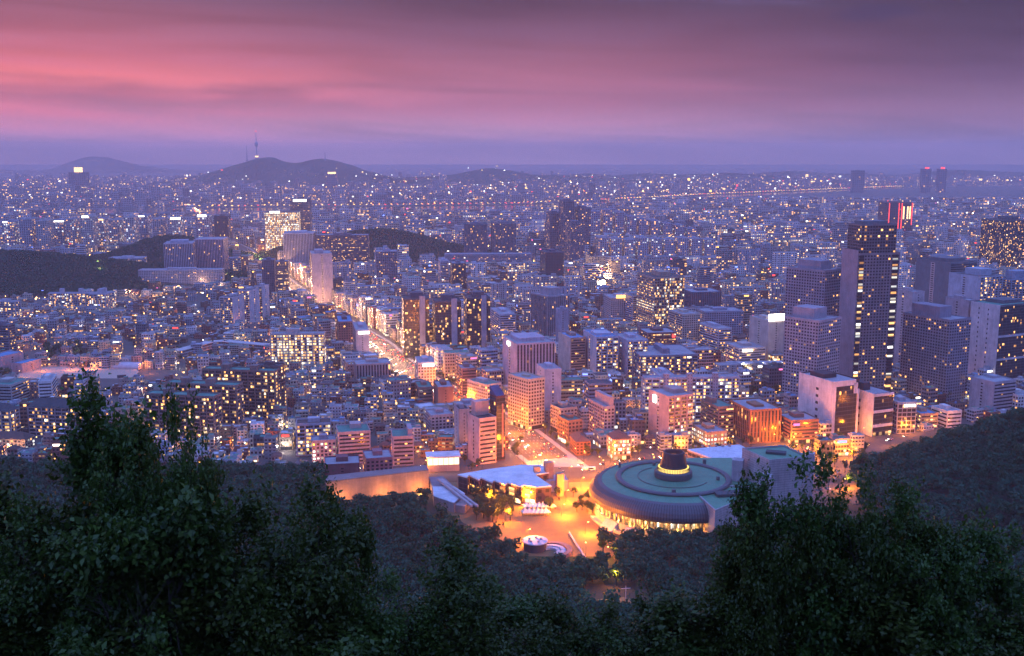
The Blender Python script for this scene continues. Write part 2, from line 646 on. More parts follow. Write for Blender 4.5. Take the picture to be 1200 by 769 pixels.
def copy_tree(o, loc=None, rz=None, scale=None, label=None, group=None, color=None):
    c = o.copy()
    COL.objects.link(c)
    if loc is not None:
        c.location = loc
    if rz is not None:
        c.rotation_euler = (0, 0, rz)
    if scale is not None:
        c.scale = (scale,) * 3 if isinstance(scale, (int, float)) else scale
    if label:
        c['label'] = label
    if group:
        c['group'] = group
    if color:
        c.color = color
    if o.name not in KIDS:
        KIDS[o.name] = list(o.children)
    for ch in KIDS[o.name]:
        d = ch.copy()
        COL.objects.link(d)
        d.parent = c
        if color:
            d.color = color
        if ch.name not in KIDS:
            KIDS[ch.name] = list(ch.children)
        for g in KIDS[ch.name]:
            e = g.copy()
            COL.objects.link(e)
            e.parent = d
    return c
TENS = ['twenty', 'thirty', 'forty', 'fifty', 'sixty', 'seventy', 'eighty', 'ninety']
ORD1 = ['first', 'second', 'third', 'fourth', 'fifth', 'sixth', 'seventh', 'eighth', 'ninth', 'tenth', 'eleventh', 'twelfth', 'thirteenth', 'fourteenth', 'fifteenth', 'sixteenth', 'seventeenth', 'eighteenth', 'nineteenth']
ORD2 = list(ORD1)
for t_ in TENS:
    ORD2.append(t_[:-1] + 'ieth')
    ORD2 += [f'{t_}-{o_}' for o_ in ORD1[:9]]
# ------------------------------------------------------------------ ground, water, hills, roads
AVE_PX = [(662, 552), (600, 503), (540, 470), (480, 438), (440, 402), (395, 375), (345, 340), (300, 305), (285, 292)]
AVE = [ground_at(*p) for p in AVE_PX]
AVE = [(x, y, z) for x, y, z in AVE] + [(-1185, 4000, 14), (-1330, 4560, 12.5)]
CROSS = [(-170, 850, 35.2), (AVE[0][0], AVE[0][1], AVE[0][2]), (190, 886, 34.4), (420, 950, 33)]


def dist_poly(x, y, pl):
    d = np.full(np.shape(x), 1e9)
    for (x0, y0, _), (x1, y1, _) in zip(pl, pl[1:]):
        L2 = (x1 - x0) ** 2 + (y1 - y0) ** 2
        t = np.clip(((x - x0) * (x1 - x0) + (y - y0) * (y1 - y0)) / L2, 0, 1)
        d = np.minimum(d, np.hypot(x - x0 - t * (x1 - x0), y - y0 - t * (y1 - y0)))
    return d


def side_of(x, y, pl):
    """+1 right of the polyline, -1 left of it (looking away from the camera)"""
    ys = np.array([p[1] for p in pl])
    xs = np.array([p[0] for p in pl])
    return np.sign(x - np.interp(y, ys, xs))


# terrain sheet with knots on every bend of the slope
ys = sorted(set([float(v) for v in PY[1:-1]] + list(range(-60, 860, 12)) + [860 + 30 * k for k in range(60)] + [2660 + 60 * k for k in range(30)] + [4700, 6000, 8000, 12000, 20000, 30000] + [-600]))
xs = sorted(set(list(range(-700, 701, 20)) + [s * (700 + 50 * k) for s in (-1, 1) for k in range(1, 30)] + [s * q for s in (-1, 1) for q in (2600, 4000, 7000, 14000)]))
GX, GY = np.meshgrid(xs, ys)
GZ = zt_np(GX, GY)
nx, ny = len(xs), len(ys)
me = bpy.data.meshes.new('ground')
idx = np.arange(nx * ny).reshape(ny, nx)
F = np.stack([idx[:-1, :-1], idx[:-1, 1:], idx[1:, 1:], idx[1:, :-1]], -1).reshape(-1, 4)
me.from_pydata(np.stack([GX, GY, GZ], -1).reshape(-1, 3).tolist(), [], F.tolist())
hm = hill_np(GX, GY)
forest = np.clip(np.maximum((hm - 2) / 4, np.clip((800 - GY) / 30, 0, 1)), 0, 1).reshape(-1, 1)
gc = np.ones((nx * ny, 4), np.float32)
gc[:, :3] = forest * np.array([.028, .034, .02]) + (1 - forest) * np.array([.085, .08, .078])
a = me.attributes.new('gcol', 'FLOAT_COLOR', 'POINT')
a.data.foreach_set('color', gc.ravel())
me.materials.append(M['ground'])
for p in me.polygons:
    p.use_smooth = True
go = bpy.data.objects.new('ground', me)
COL.objects.link(go)
tag(go, kind='structure')


def strip_mesh(name, pl, w, dz, mat, off=0.0):
    """a sheet that follows a polyline on the ground"""
    mb = MB()
    pts = []
    for (x0, y0, _), (x1, y1, _) in zip(pl, pl[1:]):
        n = max(1, int(math.hypot(x1 - x0, y1 - y0) / 40))
        for k in range(n):
            pts.append((x0 + (x1 - x0) * k / n, y0 + (y1 - y0) * k / n))
    pts.append(pl[-1][:2])
    vs = []
    for k, (x, y) in enumerate(pts):
        xa, ya = pts[max(0, k - 1)]
        xb, yb = pts[min(len(pts) - 1, k + 1)]
        L = math.hypot(xb - xa, yb - ya)
        nx_, ny_ = (yb - ya) / L, -(xb - xa) / L
        for s in (-.5, .5):
            X, Y = x + nx_ * (w * s + off), y + ny_ * (w * s + off)
            vs.append((X, Y, float(np.interp(Y, PY, PZ)) + dz))
    mb.add(vs, [(2 * k, 2 * k + 1, 2 * k + 3, 2 * k + 2) for k in range(len(pts) - 1)])
    o = mb.build(name, mat)
    return tag(o, kind='structure')


AVE_W = 38
strip_mesh('avenue_pavement', AVE, AVE_W + 10, .14, M['concrete'])
strip_mesh('avenue_road', AVE, AVE_W, .20, M['asphalt'])
strip_mesh('cross_road', CROSS, 38, .17, M['asphalt'])
for o_ in (-13.5, -10.0, -6.5, -3, 3, 6.5, 10.0, 13.5):
    mb = MB()
    P0 = [(x, y) for x, y, z in AVE[:6]]
    for (x0, y0), (x1, y1) in zip(P0, P0[1:]):
        L = math.hypot(x1 - x0, y1 - y0)
        ux, uy = (x1 - x0) / L, (y1 - y0) / L
        s = 22.0
        while s < L:
            q = []
            for a_, b_ in ((s, -.12), (s, .12), (s + 4, .12), (s + 4, -.12)):
                X, Y = x0 + ux * a_ + uy * (o_ + b_), y0 + uy * a_ - ux * (o_ + b_)
                q.append((X, Y, float(np.interp(Y, PY, PZ)) + .215))
            mb.add(q, [(0, 1, 2, 3)])
            s += 10
    tag(mb.build('road_marking', M['white']), kind='structure')
# zebra crossings on the four arms of the big junction
jx, jy, jz = AVE[0]
dA = math.atan2(AVE[1][0] - jx, AVE[1][1] - jy)
for nm, (cx_, cy_), ang, n_, w_ in (('crosswalk', (jx + 34 * math.sin(dA), jy + 34 * math.cos(dA)), dA, 22, 1.7), ('crosswalk', (jx - 40, jy - 6), dA + math.pi / 2, 20, 1.7), ('crosswalk', (jx + 42, jy + 12), dA + math.pi / 2, 20, 1.7)):
    mb = MB()
    for k in range(n_):
        s = (k - n_ / 2 + .25) * w_
        q = []
        for a_, b_ in ((-2, 0), (-2, .8), (2, .8), (2, 0)):
            X = cx_ + math.sin(ang) * a_ + math.cos(ang) * (s + b_)
            Y = cy_ + math.cos(ang) * a_ - math.sin(ang) * (s + b_)
            q.append((X, Y, float(np.interp(Y, PY, PZ)) + .222))
        mb.add(q, [(0, 1, 2, 3)])
    tag(mb.build(nm, M['white']), kind='structure')

# the river: far bank swings away to the right
mb = MB()
near = [(-9000, 4400), (-1300, 4700), (-400, 4760), (0, 5050), (500, 5650), (1100, 6650), (3000, 8700), (9000, 12400)]
far = [(-9000, 5300), (-1700, 5560), (-900, 5680), (0, 5900), (500, 6320), (1400, 7350), (3400, 9150), (9000, 12900)]
n_ = len(near)
mb.add([(x, y, 12.6) for x, y in near] + [(x, y, 12.6) for x, y in far], [(k, k + 1, n_ + k + 1, n_ + k) for k in range(n_ - 1)])
tag(mb.build('river_water', M['water']), kind='structure')
FARBANK = [(x, y + 60, 13) for x, y in far]
strip_mesh('riverside_road', FARBANK[1:-1], 40, 6, M['asphalt'])


def ridge(name, mat, pts, y, depth, seed, base=8):
    """a hill range: crest heights (x, z) at distance y, falling to the ground on both sides over depth"""
    px_ = np.array([p[0] for p in pts], float)
    pz_ = np.array([p[1] for p in pts], float)
    X = np.linspace(px_[0], px_[-1], 140)
    # smooth interpolation of the crest
    Z = np.interp(X, px_, pz_)
    ker = np.array([1, 2, 3, 2, 1]) / 9
    Z = np.convolve(np.pad(Z, 2, 'edge'), ker, 'valid')
    r = np.random.default_rng(seed)
    prof = [(-1, 0), (-.75, .16), (-.5, .42), (-.25, .75), (-.1, .94), (0, 1), (.15, .92), (.5, .5), (1, 0)]
    vs = []
    nz = sum(np.interp(X, np.linspace(X[0], X[-1], m), r.normal(0, 1, m)) * a_ for m, a_ in ((12, .10), (30, .05), (70, .025)))
    for s, k in prof:
        nz2 = np.interp(X, np.linspace(X[0], X[-1], 24), r.normal(0, 1, 24)) * (.10 if 0 < k < 1 else 0)
        zz = base + np.maximum(0, Z - base) * np.clip(k + nz2 * (1 - k), 0, 1) * (1 + .35 * nz)
        sh = np.interp(X, np.linspace(X[0], X[-1], 10), r.normal(0, 1, 10)) * depth * .12
        vs += [(float(x), float(y + s * depth + (h_ if abs(s) < 1 else 0)), float(z)) for x, z, h_ in zip(X, zz, sh)]
    nX = len(X)
    fs = [(j * nX + k, j * nX + k + 1, (j + 1) * nX + k + 1, (j + 1) * nX + k) for j in range(len(prof) - 1) for k in range(nX - 1)]
    mb = MB().add(vs, fs)
    o = mb.build(name, mat)
    for p in o.data.polygons:
        p.use_smooth = True
    return tag(o, kind='structure')


def crest(y, pts):
    return [(Xat(px, y, 150), Zat(y, py)) for px, py in pts]


ridge('namsan_hill' if False else 'mountain', M['hill'], crest(9200, [(150, 219), (200, 213), (235, 205), (262, 197), (282, 190), (300, 185), (318, 186), (335, 191), (352, 190), (372, 186), (388, 186.5), (405, 192), (430, 201), (450, 206), (480, 210), (540, 214), (620, 221)]), 9200, 900, 1)
ridge('hill', M['hill'], crest(9600, [(430, 222), (470, 208), (500, 207), (535, 203), (560, 199.5), (580, 198), (598, 201), (620, 204), (650, 205), (690, 208), (740, 210), (800, 218)]), 9600, 700, 2)
ridge('hill', M['hill'], crest(10800, [(600, 220), (650, 207), (690, 203), (720, 206), (760, 203), (800, 205), (850, 202), (880, 204), (920, 208), (980, 211), (1040, 216)]), 10800, 800, 3)
ridge('hill', M['hill'], crest(7600, [(70, 235), (110, 226), (160, 222), (190, 219), (230, 226), (262, 236)]), 7600, 420, 4)
ridge('mountain', M['hill'], crest(17000, [(-120, 200), (-40, 197), (10, 200), (60, 200), (85, 190), (112, 182), (132, 184), (160, 193), (200, 199), (260, 203)]), 17000, 1500, 5)
ridge('hill', M['hill'], crest(12500, [(860, 206), (930, 200), (980, 203), (1050, 205), (1120, 199), (1200, 202), (1290, 204)]), 12500, 900, 7)


# ------------------------------------------------------------------ the air
hb = MB()
hb.box(-9500, 9500, -500, 23000, 5, 505, (1, 1, 1), bottom=True)
m, n = new_mat('haze')
pv = nd(n, 'ShaderNodeVolumePrincipled')
pv.inputs['Color'].default_value = (1.0, .79, .80, 1)
pv.inputs['Density'].default_value = 8.5e-5
pv.inputs['Anisotropy'].default_value = 0.35
o_ = nd(n, 'ShaderNodeOutputMaterial')
n.links.new(pv.outputs[0], o_.inputs['Volume'])
try:
    m.volume_intersection_method = 'FAST'
except Exception:
    pass
m.cycles.homogeneous_volume = True
haze = hb.build('haze', m)
tag(haze, kind='stuff', label='thin pinkish evening haze over the whole city', cat='haze')

# ------------------------------------------------------------------ hero buildings
TINTS = {'white': (.62, .61, .62), 'pale grey': (.46, .46, .49), 'grey': (.30, .30, .33), 'beige': (.46, .39, .32), 'cream': (.56, .49, .40),
         'pink': (.50, .36, .34), 'brown': (.20, .13, .10), 'red brick': (.22, .085, .06), 'dark': (.07, .075, .09), 'glass': (.03, .04, .06),
         'blue grey': (.30, .34, .44), 'tan': (.36, .27, .20), 'copper': (.30, .13, .07), 'darkred': (.10, .035, .04)}
ROOFS = {'grey': (.30, .30, .33), 'white': (.55, .56, .60), 'green': (.07, .22, .18), 'dark': (.06, .06, .07), 'blue': (.10, .24, .42), 'brown': (.10, .06, .055), 'red': (.22, .07, .05)}
HEROES = []        # (px0, px1, pyt, pyb, y, x, radius, landmark words)
seedc = [0.0]
BAY = [3.5]


def nseed():
    seedc[0] = (seedc[0] + 0.6180339) % 1.0
    return seedc[0]


def face_of(i, w, d):
    a, b = w / 2, d / 2
    return [((-a, -b), (1, 0), (0, -1), w), ((a, -b), (0, 1), (1, 0), d), ((a, b), (-1, 0), (0, 1), w), ((-a, b), (0, -1), (-1, 0), d)][i]


def strip(mb, fc, u0, u1, z0, z1, nc, nf, par, tint=(.05, .06, .08), off=.07, mi=0):
    (px, py), (ux, uy), (nx_, ny_), L = fc
    a = (px + ux * u0 + nx_ * off, py + uy * u0 + ny_ * off)
    b = (px + ux * u1 + nx_ * off, py + uy * u1 + ny_ * off)
    mb.add([(*a, z0), (*b, z0), (*b, z1), (*a, z1)], [(0, 1, 2, 3)], tint, par, [[(0, 0), (nc, 0), (nc, nf), (0, nf)]], mi)


def slab(mb, fc, u0, u1, z0, z1, out, tint, back=0.02):
    """a box standing proud of a wall face"""
    (px, py), (ux, uy), (nx_, ny_), L = fc
    q = [(u0, -back), (u1, -back), (u1, out), (u0, out)]
    P = [(px + ux * u + nx_ * o, py + uy * u + ny_ * o) for u, o in q]
    vs = [(*p, z0) for p in P] + [(*p, z1) for p in P]
    # seen from outside: bottom, left, front, right, top
    mb.add(vs, [(0, 4, 7, 3), (3, 7, 6, 2), (2, 6, 5, 1), (4, 5, 6, 7), (0, 3, 2, 1)], tint)


def dress(t, fi, w, d, z0, h, style, tint, lit, fh, merge=False):
    """windows, balconies and piers of one face, each bay a part"""
    fc = face_of(fi, w, d)
    L = fc[3]
    nf = max(1, round((h - z0 - .8) / fh))
    fh = (h - z0 - .8) / nf
    zt_ = z0 + nf * fh
    dk = tuple(c * .8 for c in tint)
    allm = MB() if merge else None

    def put(name, fn):
        if merge:
            fn(allm)
        else:
            b = MB()
            fn(b)
            b.build(name, None, t)
    if style == 'grid' or style == 'fin':
        nb = max(1, round(L / BAY[0]))
        b = L / nb
        for k in range(nb):
            sw = (.60 if style == 'grid' else .52) * b
            c = (k + .5) * b
            par = (lit, .94, .56, nseed()) if style == 'grid' else (lit, .98, .86, nseed())
            tn = tint if style == 'grid' else (.05, .06, .08)
            put('window_strip', lambda m_: strip(m_, fc, c - sw / 2, c + sw / 2, z0, zt_, 1, nf, par, tn))
            if style == 'fin' and not merge:
                put('pilaster', lambda m_: slab(m_, fc, k * b + .02, k * b + .24 * b, z0, h - .3, .45, tint))
        if style == 'fin' and not merge:
            put('pilaster', lambda m_: slab(m_, fc, L - .24 * b, L - .02, z0, h - .3, .45, tint))
    elif style == 'lattice':
        # frame of piers and floor beams in front of wide glazing
        nb = max(1, round(L / 4.2))
        b = L / nb
        for k in range(nb):
            par = (lit, .96, .70, nseed())
            put('window_strip', lambda m_: strip(m_, fc, k * b + .3, (k + 1) * b - .3, z0, zt_, 2, nf, par, dk))
        if not merge:
            for k in range(nf + 1):
                put('floor_beam', lambda m_: slab(m_, fc, .05, L - .05, z0 + k * fh - .28, z0 + k * fh + .28, .55, tint))
            for k in range(nb + 1):
                u = min(max(k * b, .3), L - .3)
                put('pilaster', lambda m_: slab(m_, fc, u - .28, u + .28, z0 - .2, zt_ + .32, .48, tint))
    elif style == 'balcony':
        nb = max(1, round(L / 7.0))
        b = L / nb
        for k in range(nb):
            par = (lit, .93, .70, nseed())
            put('window_strip', lambda m_: strip(m_, fc, k * b + .1 * b, (k + 1) * b - .1 * b, z0, zt_, 3, nf, par, tuple(c * .7 for c in tint)))
            if not merge:
                def bal(m_):
                    for j in range(nf):
                        slab(m_, fc, k * b + .08 * b, (k + .92) * b, z0 + j * fh - .12, z0 + j * fh + .75, 1.0, tint)
                put('balcony_stack', bal)
                put('pier', lambda m_: slab(m_, fc, k * b + .01, k * b + .07 * b, z0, h - .2, 1.15, tint))
    elif style == 'ribbon':
        for k in range(nf):
            par = (lit, .95, .98, nseed())
            put('window_band', lambda m_: strip(m_, fc, .9, L - .9, z0 + k * fh + 1.0, z0 + k * fh + 2.5, max(1, round(L / 2.6)), 1, par))
        if not merge:
            for k in range(nf):
                put('floor_band', lambda m_: slab(m_, fc, .02, L - .02, z0 + k * fh - .35, z0 + k * fh + .65, .3, tint))
    elif style == 'glass':
        nb = max(1, round(L / 6.0))
        b = L / nb
        for k in range(nb):
            par = (lit, .95, .80, nseed())
            put('glass_panel', lambda m_: strip(m_, fc, k * b + .12, (k + 1) * b - .12, z0, zt_, 3, nf, par, (.045, .055, .075)))
    elif style == 'slit':
        put('window_strip', lambda m_: strip(m_, fc, L * .44, L * .56, z0 + 2, zt_ - 1, 1, nf, (lit, .6, .5, nseed()), tint))
    if merge:
        allm.build('rear_glazing', None, t)


def hero(name, cat, label, px0, px1, pyt, pyb, rot=15, side=.3, style='grid', tint='pale grey', lit=.2, roof='grey', fh=3.3, near=None,
         sstyle=None, stint=None, plant=((0, .1, .35, .4, 3.5),), sign=None, shop=0.0, base=0.0, depth=None, hip=None, crown=None, parts=True, group=None, dy=0):
    tn = TINTS[tint] if isinstance(tint, str) else tint
    rt = ROOFS[roof]
    lit = min(.95, lit * (1.5 if parts else 1.3))
    x, y, z = ground_at((px0 + px1) / 2, pyb)
    y += dy
    z = float(np.interp(y, PY, PZ))
    dep = y * CT - (z - CAM_Z) * ST
    A = (px1 - px0) / FPX * dep
    a = R(abs(rot))
    if side > 0 and abs(rot) > 3:
        w, d = A * (1 - side) / math.cos(a), A * side / math.sin(a)
    else:
        w, d = A, A * .55
    if depth:
        d = depth
    d = min(d, 70)
    h = Zat(y, pyt) - z
    x = Xat((px0 + px1) / 2, y, z)
    back = (w * math.sin(a) * (1 - side) * 0 + (w * math.sin(a) + d * math.cos(a)) / 2)
    k = (y + back) / y
    loc = (x * k, y + back, z)
    # keep the same rows when the body centre moves back: height is measured at the front
    t = empty(name, loc, R(rot), label, cat, group)
    BAY[0] = 3.5 if parts else max(3.5, y * .0019)
    if not parts:
        fh = max(fh, y * .0017)
    HEROES.append((px0, px1, pyt, pyb, loc[0], loc[1], math.hypot(w, d) / 2, near))
    vis = (0, 3) if rot >= 0 else (0, 1)
    wm = MB()
    wm.prism([(-w / 2, -d / 2), (w / 2, -d / 2), (w / 2, d / 2), (-w / 2, d / 2)], -2, h, tn, top=hip is None)
    wm.build('wall', None, t)
    z0 = max(.6, base)
    if shop:
        z0 = 4.6
        for fi in vis:
            fc = face_of(fi, w, d)
            b = MB()
            strip(b, fc, .4, fc[3] - .4, .3, 3.9, max(1, round(fc[3] / 4)), 1, (shop, .92, .9, nseed()))
            b.build('shopfront', None, t)
    if parts:
        for fi in range(4):
            stl = style if fi in (0, 2) else (sstyle or style)
            ft = tn if fi in (0, 2) or not stint else TINTS[stint]
            dress(t, fi, w, d, z0, h, stl, ft, lit if fi in vis else lit * .8, fh, merge=fi not in vis)
    else:
        for fi in range(4):
            dress(t, fi, w, d, z0, h, style if style != 'fin' else 'grid', tn, lit, fh, merge=True)
    if hip:
        b = MB()
        b.hip(w, d, h, hip, rt)
        b.build('roof', None, t)
    else:
        b = MB()
        b.parapet(w, d, h, 1.1, tn, rt)
        b.build('roof', None, t)
        if crown:
            cf, ch, ctn = crown
            b = MB()
            b.box(-w / 2 * cf, w / 2 * cf, -d / 2 * cf, d / 2 * cf, h + .06, h + ch, TINTS[ctn] if isinstance(ctn, str) else ctn, (lit * .5, .7, .6, nseed()), bay=3.2, flr=3.4)
            b.build('crown_storeys', None, t)
            b = MB()
            b.at(0, 0, 0).parapet(w * cf, d * cf, h + ch, 1.0, tn, rt)
            b.build('crown_roof', None, t)
        for fx, fy, fw, fd, ph in (plant or ()):
            b = MB()
            b.box((fx - fw / 2) * w, (fx + fw / 2) * w, (fy - fd / 2) * d, (fy + fd / 2) * d, h + .06, h + ph, tuple(c * .95 for c in tn))
            b.build('plant_room', None, t)
    if sign:
        mat, fi, uc, sw, sh, sz = sign
        fc = face_of(fi, w, d)
        b = MB()
        slab(b, fc, uc * fc[3] - sw / 2, uc * fc[3] + sw / 2, h + sz, h + sz + sh, 1.4, (1, 1, 1), back=-.75)
        b.build('lit_sign', M[mat], t)
    return t, w, d, h


# ---- tall group on the right
t, w, d, h = hero('residential_tower', 'tower', 'tallest dark residential tower, with a pale flank and stacked orange windows', 981, 1041, 298, 470, 13, .13, 'grid', (.17, .165, .19), .10, roof='dark', sstyle='slit', crown=(.84, 30, (.10, .10, .12)), near='tallest dark tower', plant=((0, .1, .6, .5, 34),))
fcf = face_of(0, w, d)
for u0, u1, l_ in ((.03, .14, .55), (.82, .96, .50)):
    b = MB()
    strip(b, fcf, u0 * w, u1 * w, 3, h - 1.2, 1, round(h / 3.4), (l_, .94, .72, nseed()), (.03, .035, .05), off=.3)
    b.build('corner_glazing', None, t)
b = MB()
slab(b, face_of(3, w, d), .1, d - .1, 0, h + 4, .5, (.28, .23, .27))
b.build('flank_pier', None, t)
hero('residential_tower', 'tower', 'pinkish grid-fronted residential tower with a broad pale penthouse box, standing forward of its darker twin', 915, 980, 377, 484, 40, .46, 'grid', (.36, .32, .36), .11, roof='grey', plant=((0, .1, .58, .62, 11),), near='pinkish twin tower')
hero('residential_tower', 'tower', 'dark grid residential tower with a plain grey stair shaft, rising behind the pinkish tower', 917, 978, 318, 470, 40, .56, 'grid', (.26, .24, .29), .10, roof='grey', plant=((0, 0, .6, .6, 10),), near='dark twin tower', dy=45)
hero('residential_tower', 'tower', 'grey-mauve residential tower with a big penthouse box right of the tallest tower', 1059, 1123, 376, 472, 28, .5, 'grid', (.24, .225, .28), .12, roof='grey', plant=((-.05, .1, .55, .6, 12),), near='grey-mauve tower')
t, w, d, h = hero('office_tower', 'office tower', 'dark glass office with a white windowed flank and green penthouse roof', 1133, 1199, 359, 456, 26, .27, 'glass', (.10, .11, .14), .07, roof='green', sstyle='slit', stint='white', plant=((.15, .1, .6, .6, 4),), near='white-flanked glass office')
b = MB()
slab(b, face_of(3, w, d), .0, d, 0, h + 1, .45, (.55, .50, .53))
b.build('flank_wall', None, t)
for u_ in (.3, .62):
    b = MB()
    strip(b, face_of(3, w, d), u_ * d - .9, u_ * d + .9, 4, h - 3, 1, round(h / 6), (.04, .8, .4, nseed()), (.55, .50, .53), off=.52)
    b.build('flank_window', None, t)
for zz in (.34, .62):
    for fi in (0,):
        b = MB()
        slab(b, face_of(fi, w, d), 0, w, h * zz, h * zz + 2.4, .5, (.44, .42, .47))
        b.build('floor_band', None, t)
hero('office_building', 'office', 'dark banded office with two pale flank slabs, behind the grey-mauve tower', 1073, 1132, 309, 402, 20, .38, 'ribbon', (.13, .14, .17), .05, roof='dark', sstyle='slit', stint='pink', near='dark banded office', plant=((.1, .1, .7, .6, 5),))
hero('apartment_tower', 'apartment tower', 'pale blue flats with orange windows and a blank end wall beside the dark banded office', 1111, 1163, 325, 412, 24, .36, 'balcony', (.34, .38, .47), .22, roof='dark', sstyle='slit', near='pale blue flats', plant=((.1, .0, .5, .5, 9),))
hero('apartment_tower', 'apartment tower', 'dark-topped blue flats at the very right edge with a stack of lit windows', 1163, 1202, 328, 408, 18, .2, 'balcony', (.26, .30, .40), .22, roof='dark', near='dark-topped blue flats', plant=((.1, .0, .6, .6, 11),))
hero('glass_tower', 'tower', 'bulky dark glass tower dotted with orange lights near the right edge', 1150, 1196, 259, 322, 14, .22, 'glass', (.08, .09, .12), .14, roof='dark', near='bulky dark glass tower', plant=((.1, 0, .4, .5, 9),), parts=True)
hero('office_building', 'office', 'slim pinkish block with blank walls between the tallest tower and grey-mauve tower', 1046, 1073, 343, 440, 20, .4, 'slit', (.40, .34, .37), .15, near='slim pinkish block')
hero('apartment_tower', 'apartment tower', 'plain mauve slab tower peeping out behind the grey-mauve penthouse box', 1107, 1134, 353, 448, 22, .5, 'slit', (.36, .30, .34), .08, near='plain mauve slab')
t, w, d, h = hero('hotel_tower', 'hotel', 'dark twin-shaft tower outlined in red light strips far beyond the tallest tower', 1030, 1064, 238, 280, 8, .12, 'grid', (.12, .07, .09), .12, roof='dark', near='red-lit tower', parts=False)
for u_ in (.04, .44, .56, .98):
    b = MB()
    slab(b, face_of(0, w, d), u_ * w - 1, u_ * w + 1, 6, h, .8, (1, .1, .1))
    b.build('light_strip', M['glow_red'], t)
for u_ in (.64, .8, .9):
    b = MB()
    slab(b, face_of(0, w, d), u_ * w - 2, u_ * w + 2, h * .55, h * .9, .8, (1, .6, .3))
    b.build('lit_panel', M['glow_warm'], t)
hero('institute_building', 'building', 'plain pale concrete block with ribbon windows above the wooded ridge', 1128, 1193, 449, 490, 24, .5, 'ribbon', (.36, .34, .39), .03, roof='grey', sstyle='slit', near='pale concrete institute', plant=((.2, .2, .3, .3, 2.5),), depth=30)
hero('low_block', 'building', 'small white low block at the right edge on the wooded ridge', 1173, 1206, 464, 489, 20, .3, 'grid', 'white', .18, near='white ridge block')
t, w, d, h = hero('showroom_building', 'office', 'white-framed office with a stepped cornice and one huge dark glass front', 938, 998, 449, 513, 24, .40, 'glass', (.05, .035, .045), .025, roof='grey', sstyle='slit', stint='white', near='white-framed glass office', plant=((-.1, .1, .5, .4, 4),), fh=4)
b = MB()
slab(b, face_of(3, w, d), 0, d, 0, h + 1.3, .5, (.66, .60, .60))
b.build('side_wall', None, t)
b = MB()
strip(b, face_of(3, w, d), d * .52, d * .62, 6, h - 6, 1, 6, (.1, .8, .38, .3), (.66, .60, .60), off=.56)
b.build('side_window', None, t)
fc = face_of(0, w, d)
for nm, q in (('frame_pier', (0, .12 * w, 0, h + 1.3)), ('frame_beam', (.12 * w, .86 * w, h - 4, h + 1.3)), ('frame_step', (.80 * w, .93 * w, h - 12, h - 2)), ('frame_pier', (.93 * w, w, 0, h - 8))):
    b = MB()
    slab(b, fc, *q, .8, (.68, .62, .63))
    b.build(nm, None, t)
t, w, d, h = hero('showroom_building', 'office', 'white block with two dark glass storeys over a blazing shop floor', 993, 1039, 463, 512, 24, .42, 'glass', (.06, .05, .065), .02, roof='grey', sstyle='slit', stint='white', shop=1.0, near='white glass-banded block', plant=((-.15, .2, .35, .4, 7),), fh=4)
b = MB()
slab(b, face_of(3, w, d), 0, d, 0, h + 1.2, .5, (.62, .58, .62))
b.build('side_wall', None, t)
b = MB()
strip(b, face_of(3, w, d), d * .45, d * .56, 5, h - 5, 1, 4, (.1, .8, .4, .7), (.62, .58, .62), off=.56)
b.build('side_window', None, t)
for zz in (h - 1.8, h * .56, h * .22):
    b = MB()
    slab(b, face_of(0, w, d), 0, w, zz, zz + 2.6, .7, (.64, .60, .63))
    b.build('floor_band', None, t)
hero('office_building', 'office', 'pale five-storey office with a lit white sign beside the glass-banded block', 1040, 1067, 473, 509, 8, .15, 'lattice', (.40, .37, .40), .08, sign=('glow_white', 0, .62, 11, 2.2, -3.2), near='pale sign office', fh=4)
hero('low_block', 'building', 'low brown hall with a sloping roof next to the pale sign office', 1066, 1093, 486, 503, 10, .2, 'ribbon', 'tan', .25, roof='blue', near='low brown hall')
hero('low_block', 'building', 'low white flat-roofed block just above the ridge trees', 1094, 1121, 483, 502, 16, .3, 'ribbon', 'white', .10, near='low white block')
hero('low_block', 'building', 'low red-brown block with a small pink sign left of the white-framed office', 909, 958, 494, 521, 12, .3, 'ribbon', (.24, .12, .10), .05, sign=('glow_pink', 0, .18, 6, 2, -4), shop=.3, near='red-brown sign block', depth=28)
t, w, d, h = hero('theatre_building', 'building', 'faceted block clad in vertical copper fins glowing orange from below', 857, 909, 482, 520, 14, .26, 'fin', 'copper', .22, roof='grey', near='copper-finned block', plant=((0, 0, .3, .4, 2),), fh=5)
hero('apartment_building', 'apartment block', 'pinkish ten-storey flats with a tall poster on the flank and orange loggias', 760, 809, 466, 526, 24, .36, 'balcony', (.48, .33, .31), .30, roof='grey', sstyle='slit', near='pinkish loggia flats', plant=((.2, .1, .45, .5, 4),), stint='pink', sign=('glow_white', 3, .35, 5, 7, -9))
hero('shop_building', 'shop', 'small three-storey shop with blazing yellow windows beside the copper-finned block', 812, 849, 508, 529, 18, .32, 'grid', (.40, .26, .18), .75, shop=1.0, near='blazing yellow shop')
t, w, d, h = hero('apartment_slab', 'apartment block', 'long white apartment slab with three stair shafts and many lit windows', 752, 864, 444, 497, 4, 0, 'balcony', (.46, .45, .52), .38, roof='grey', depth=13, near='long white slab', plant=())
for u_ in (.22, .47, .74):
    b = MB()
    b.box((u_ - .5) * w - 2.6, (u_ - .5) * w + 2.6, -d / 2 - 2.2, -d / 2 + 3, 0, h + 5, (.40, .34, .38), (.05, .3, .3, nseed()))
    b.build('stair_shaft', None, t)
hero('apartment_building', 'apartment block', 'small white apartment end block tucked before the long white slab', 764, 786, 441, 486, 6, .2, 'balcony', (.48, .46, .52), .3, near='white end block', dy=-30)
hero('apartment_building', 'apartment block', 'narrow beige block closing the right end of the long white slab', 862, 876, 458, 492, 4, 0, 'grid', 'beige', .3, near='narrow beige block')
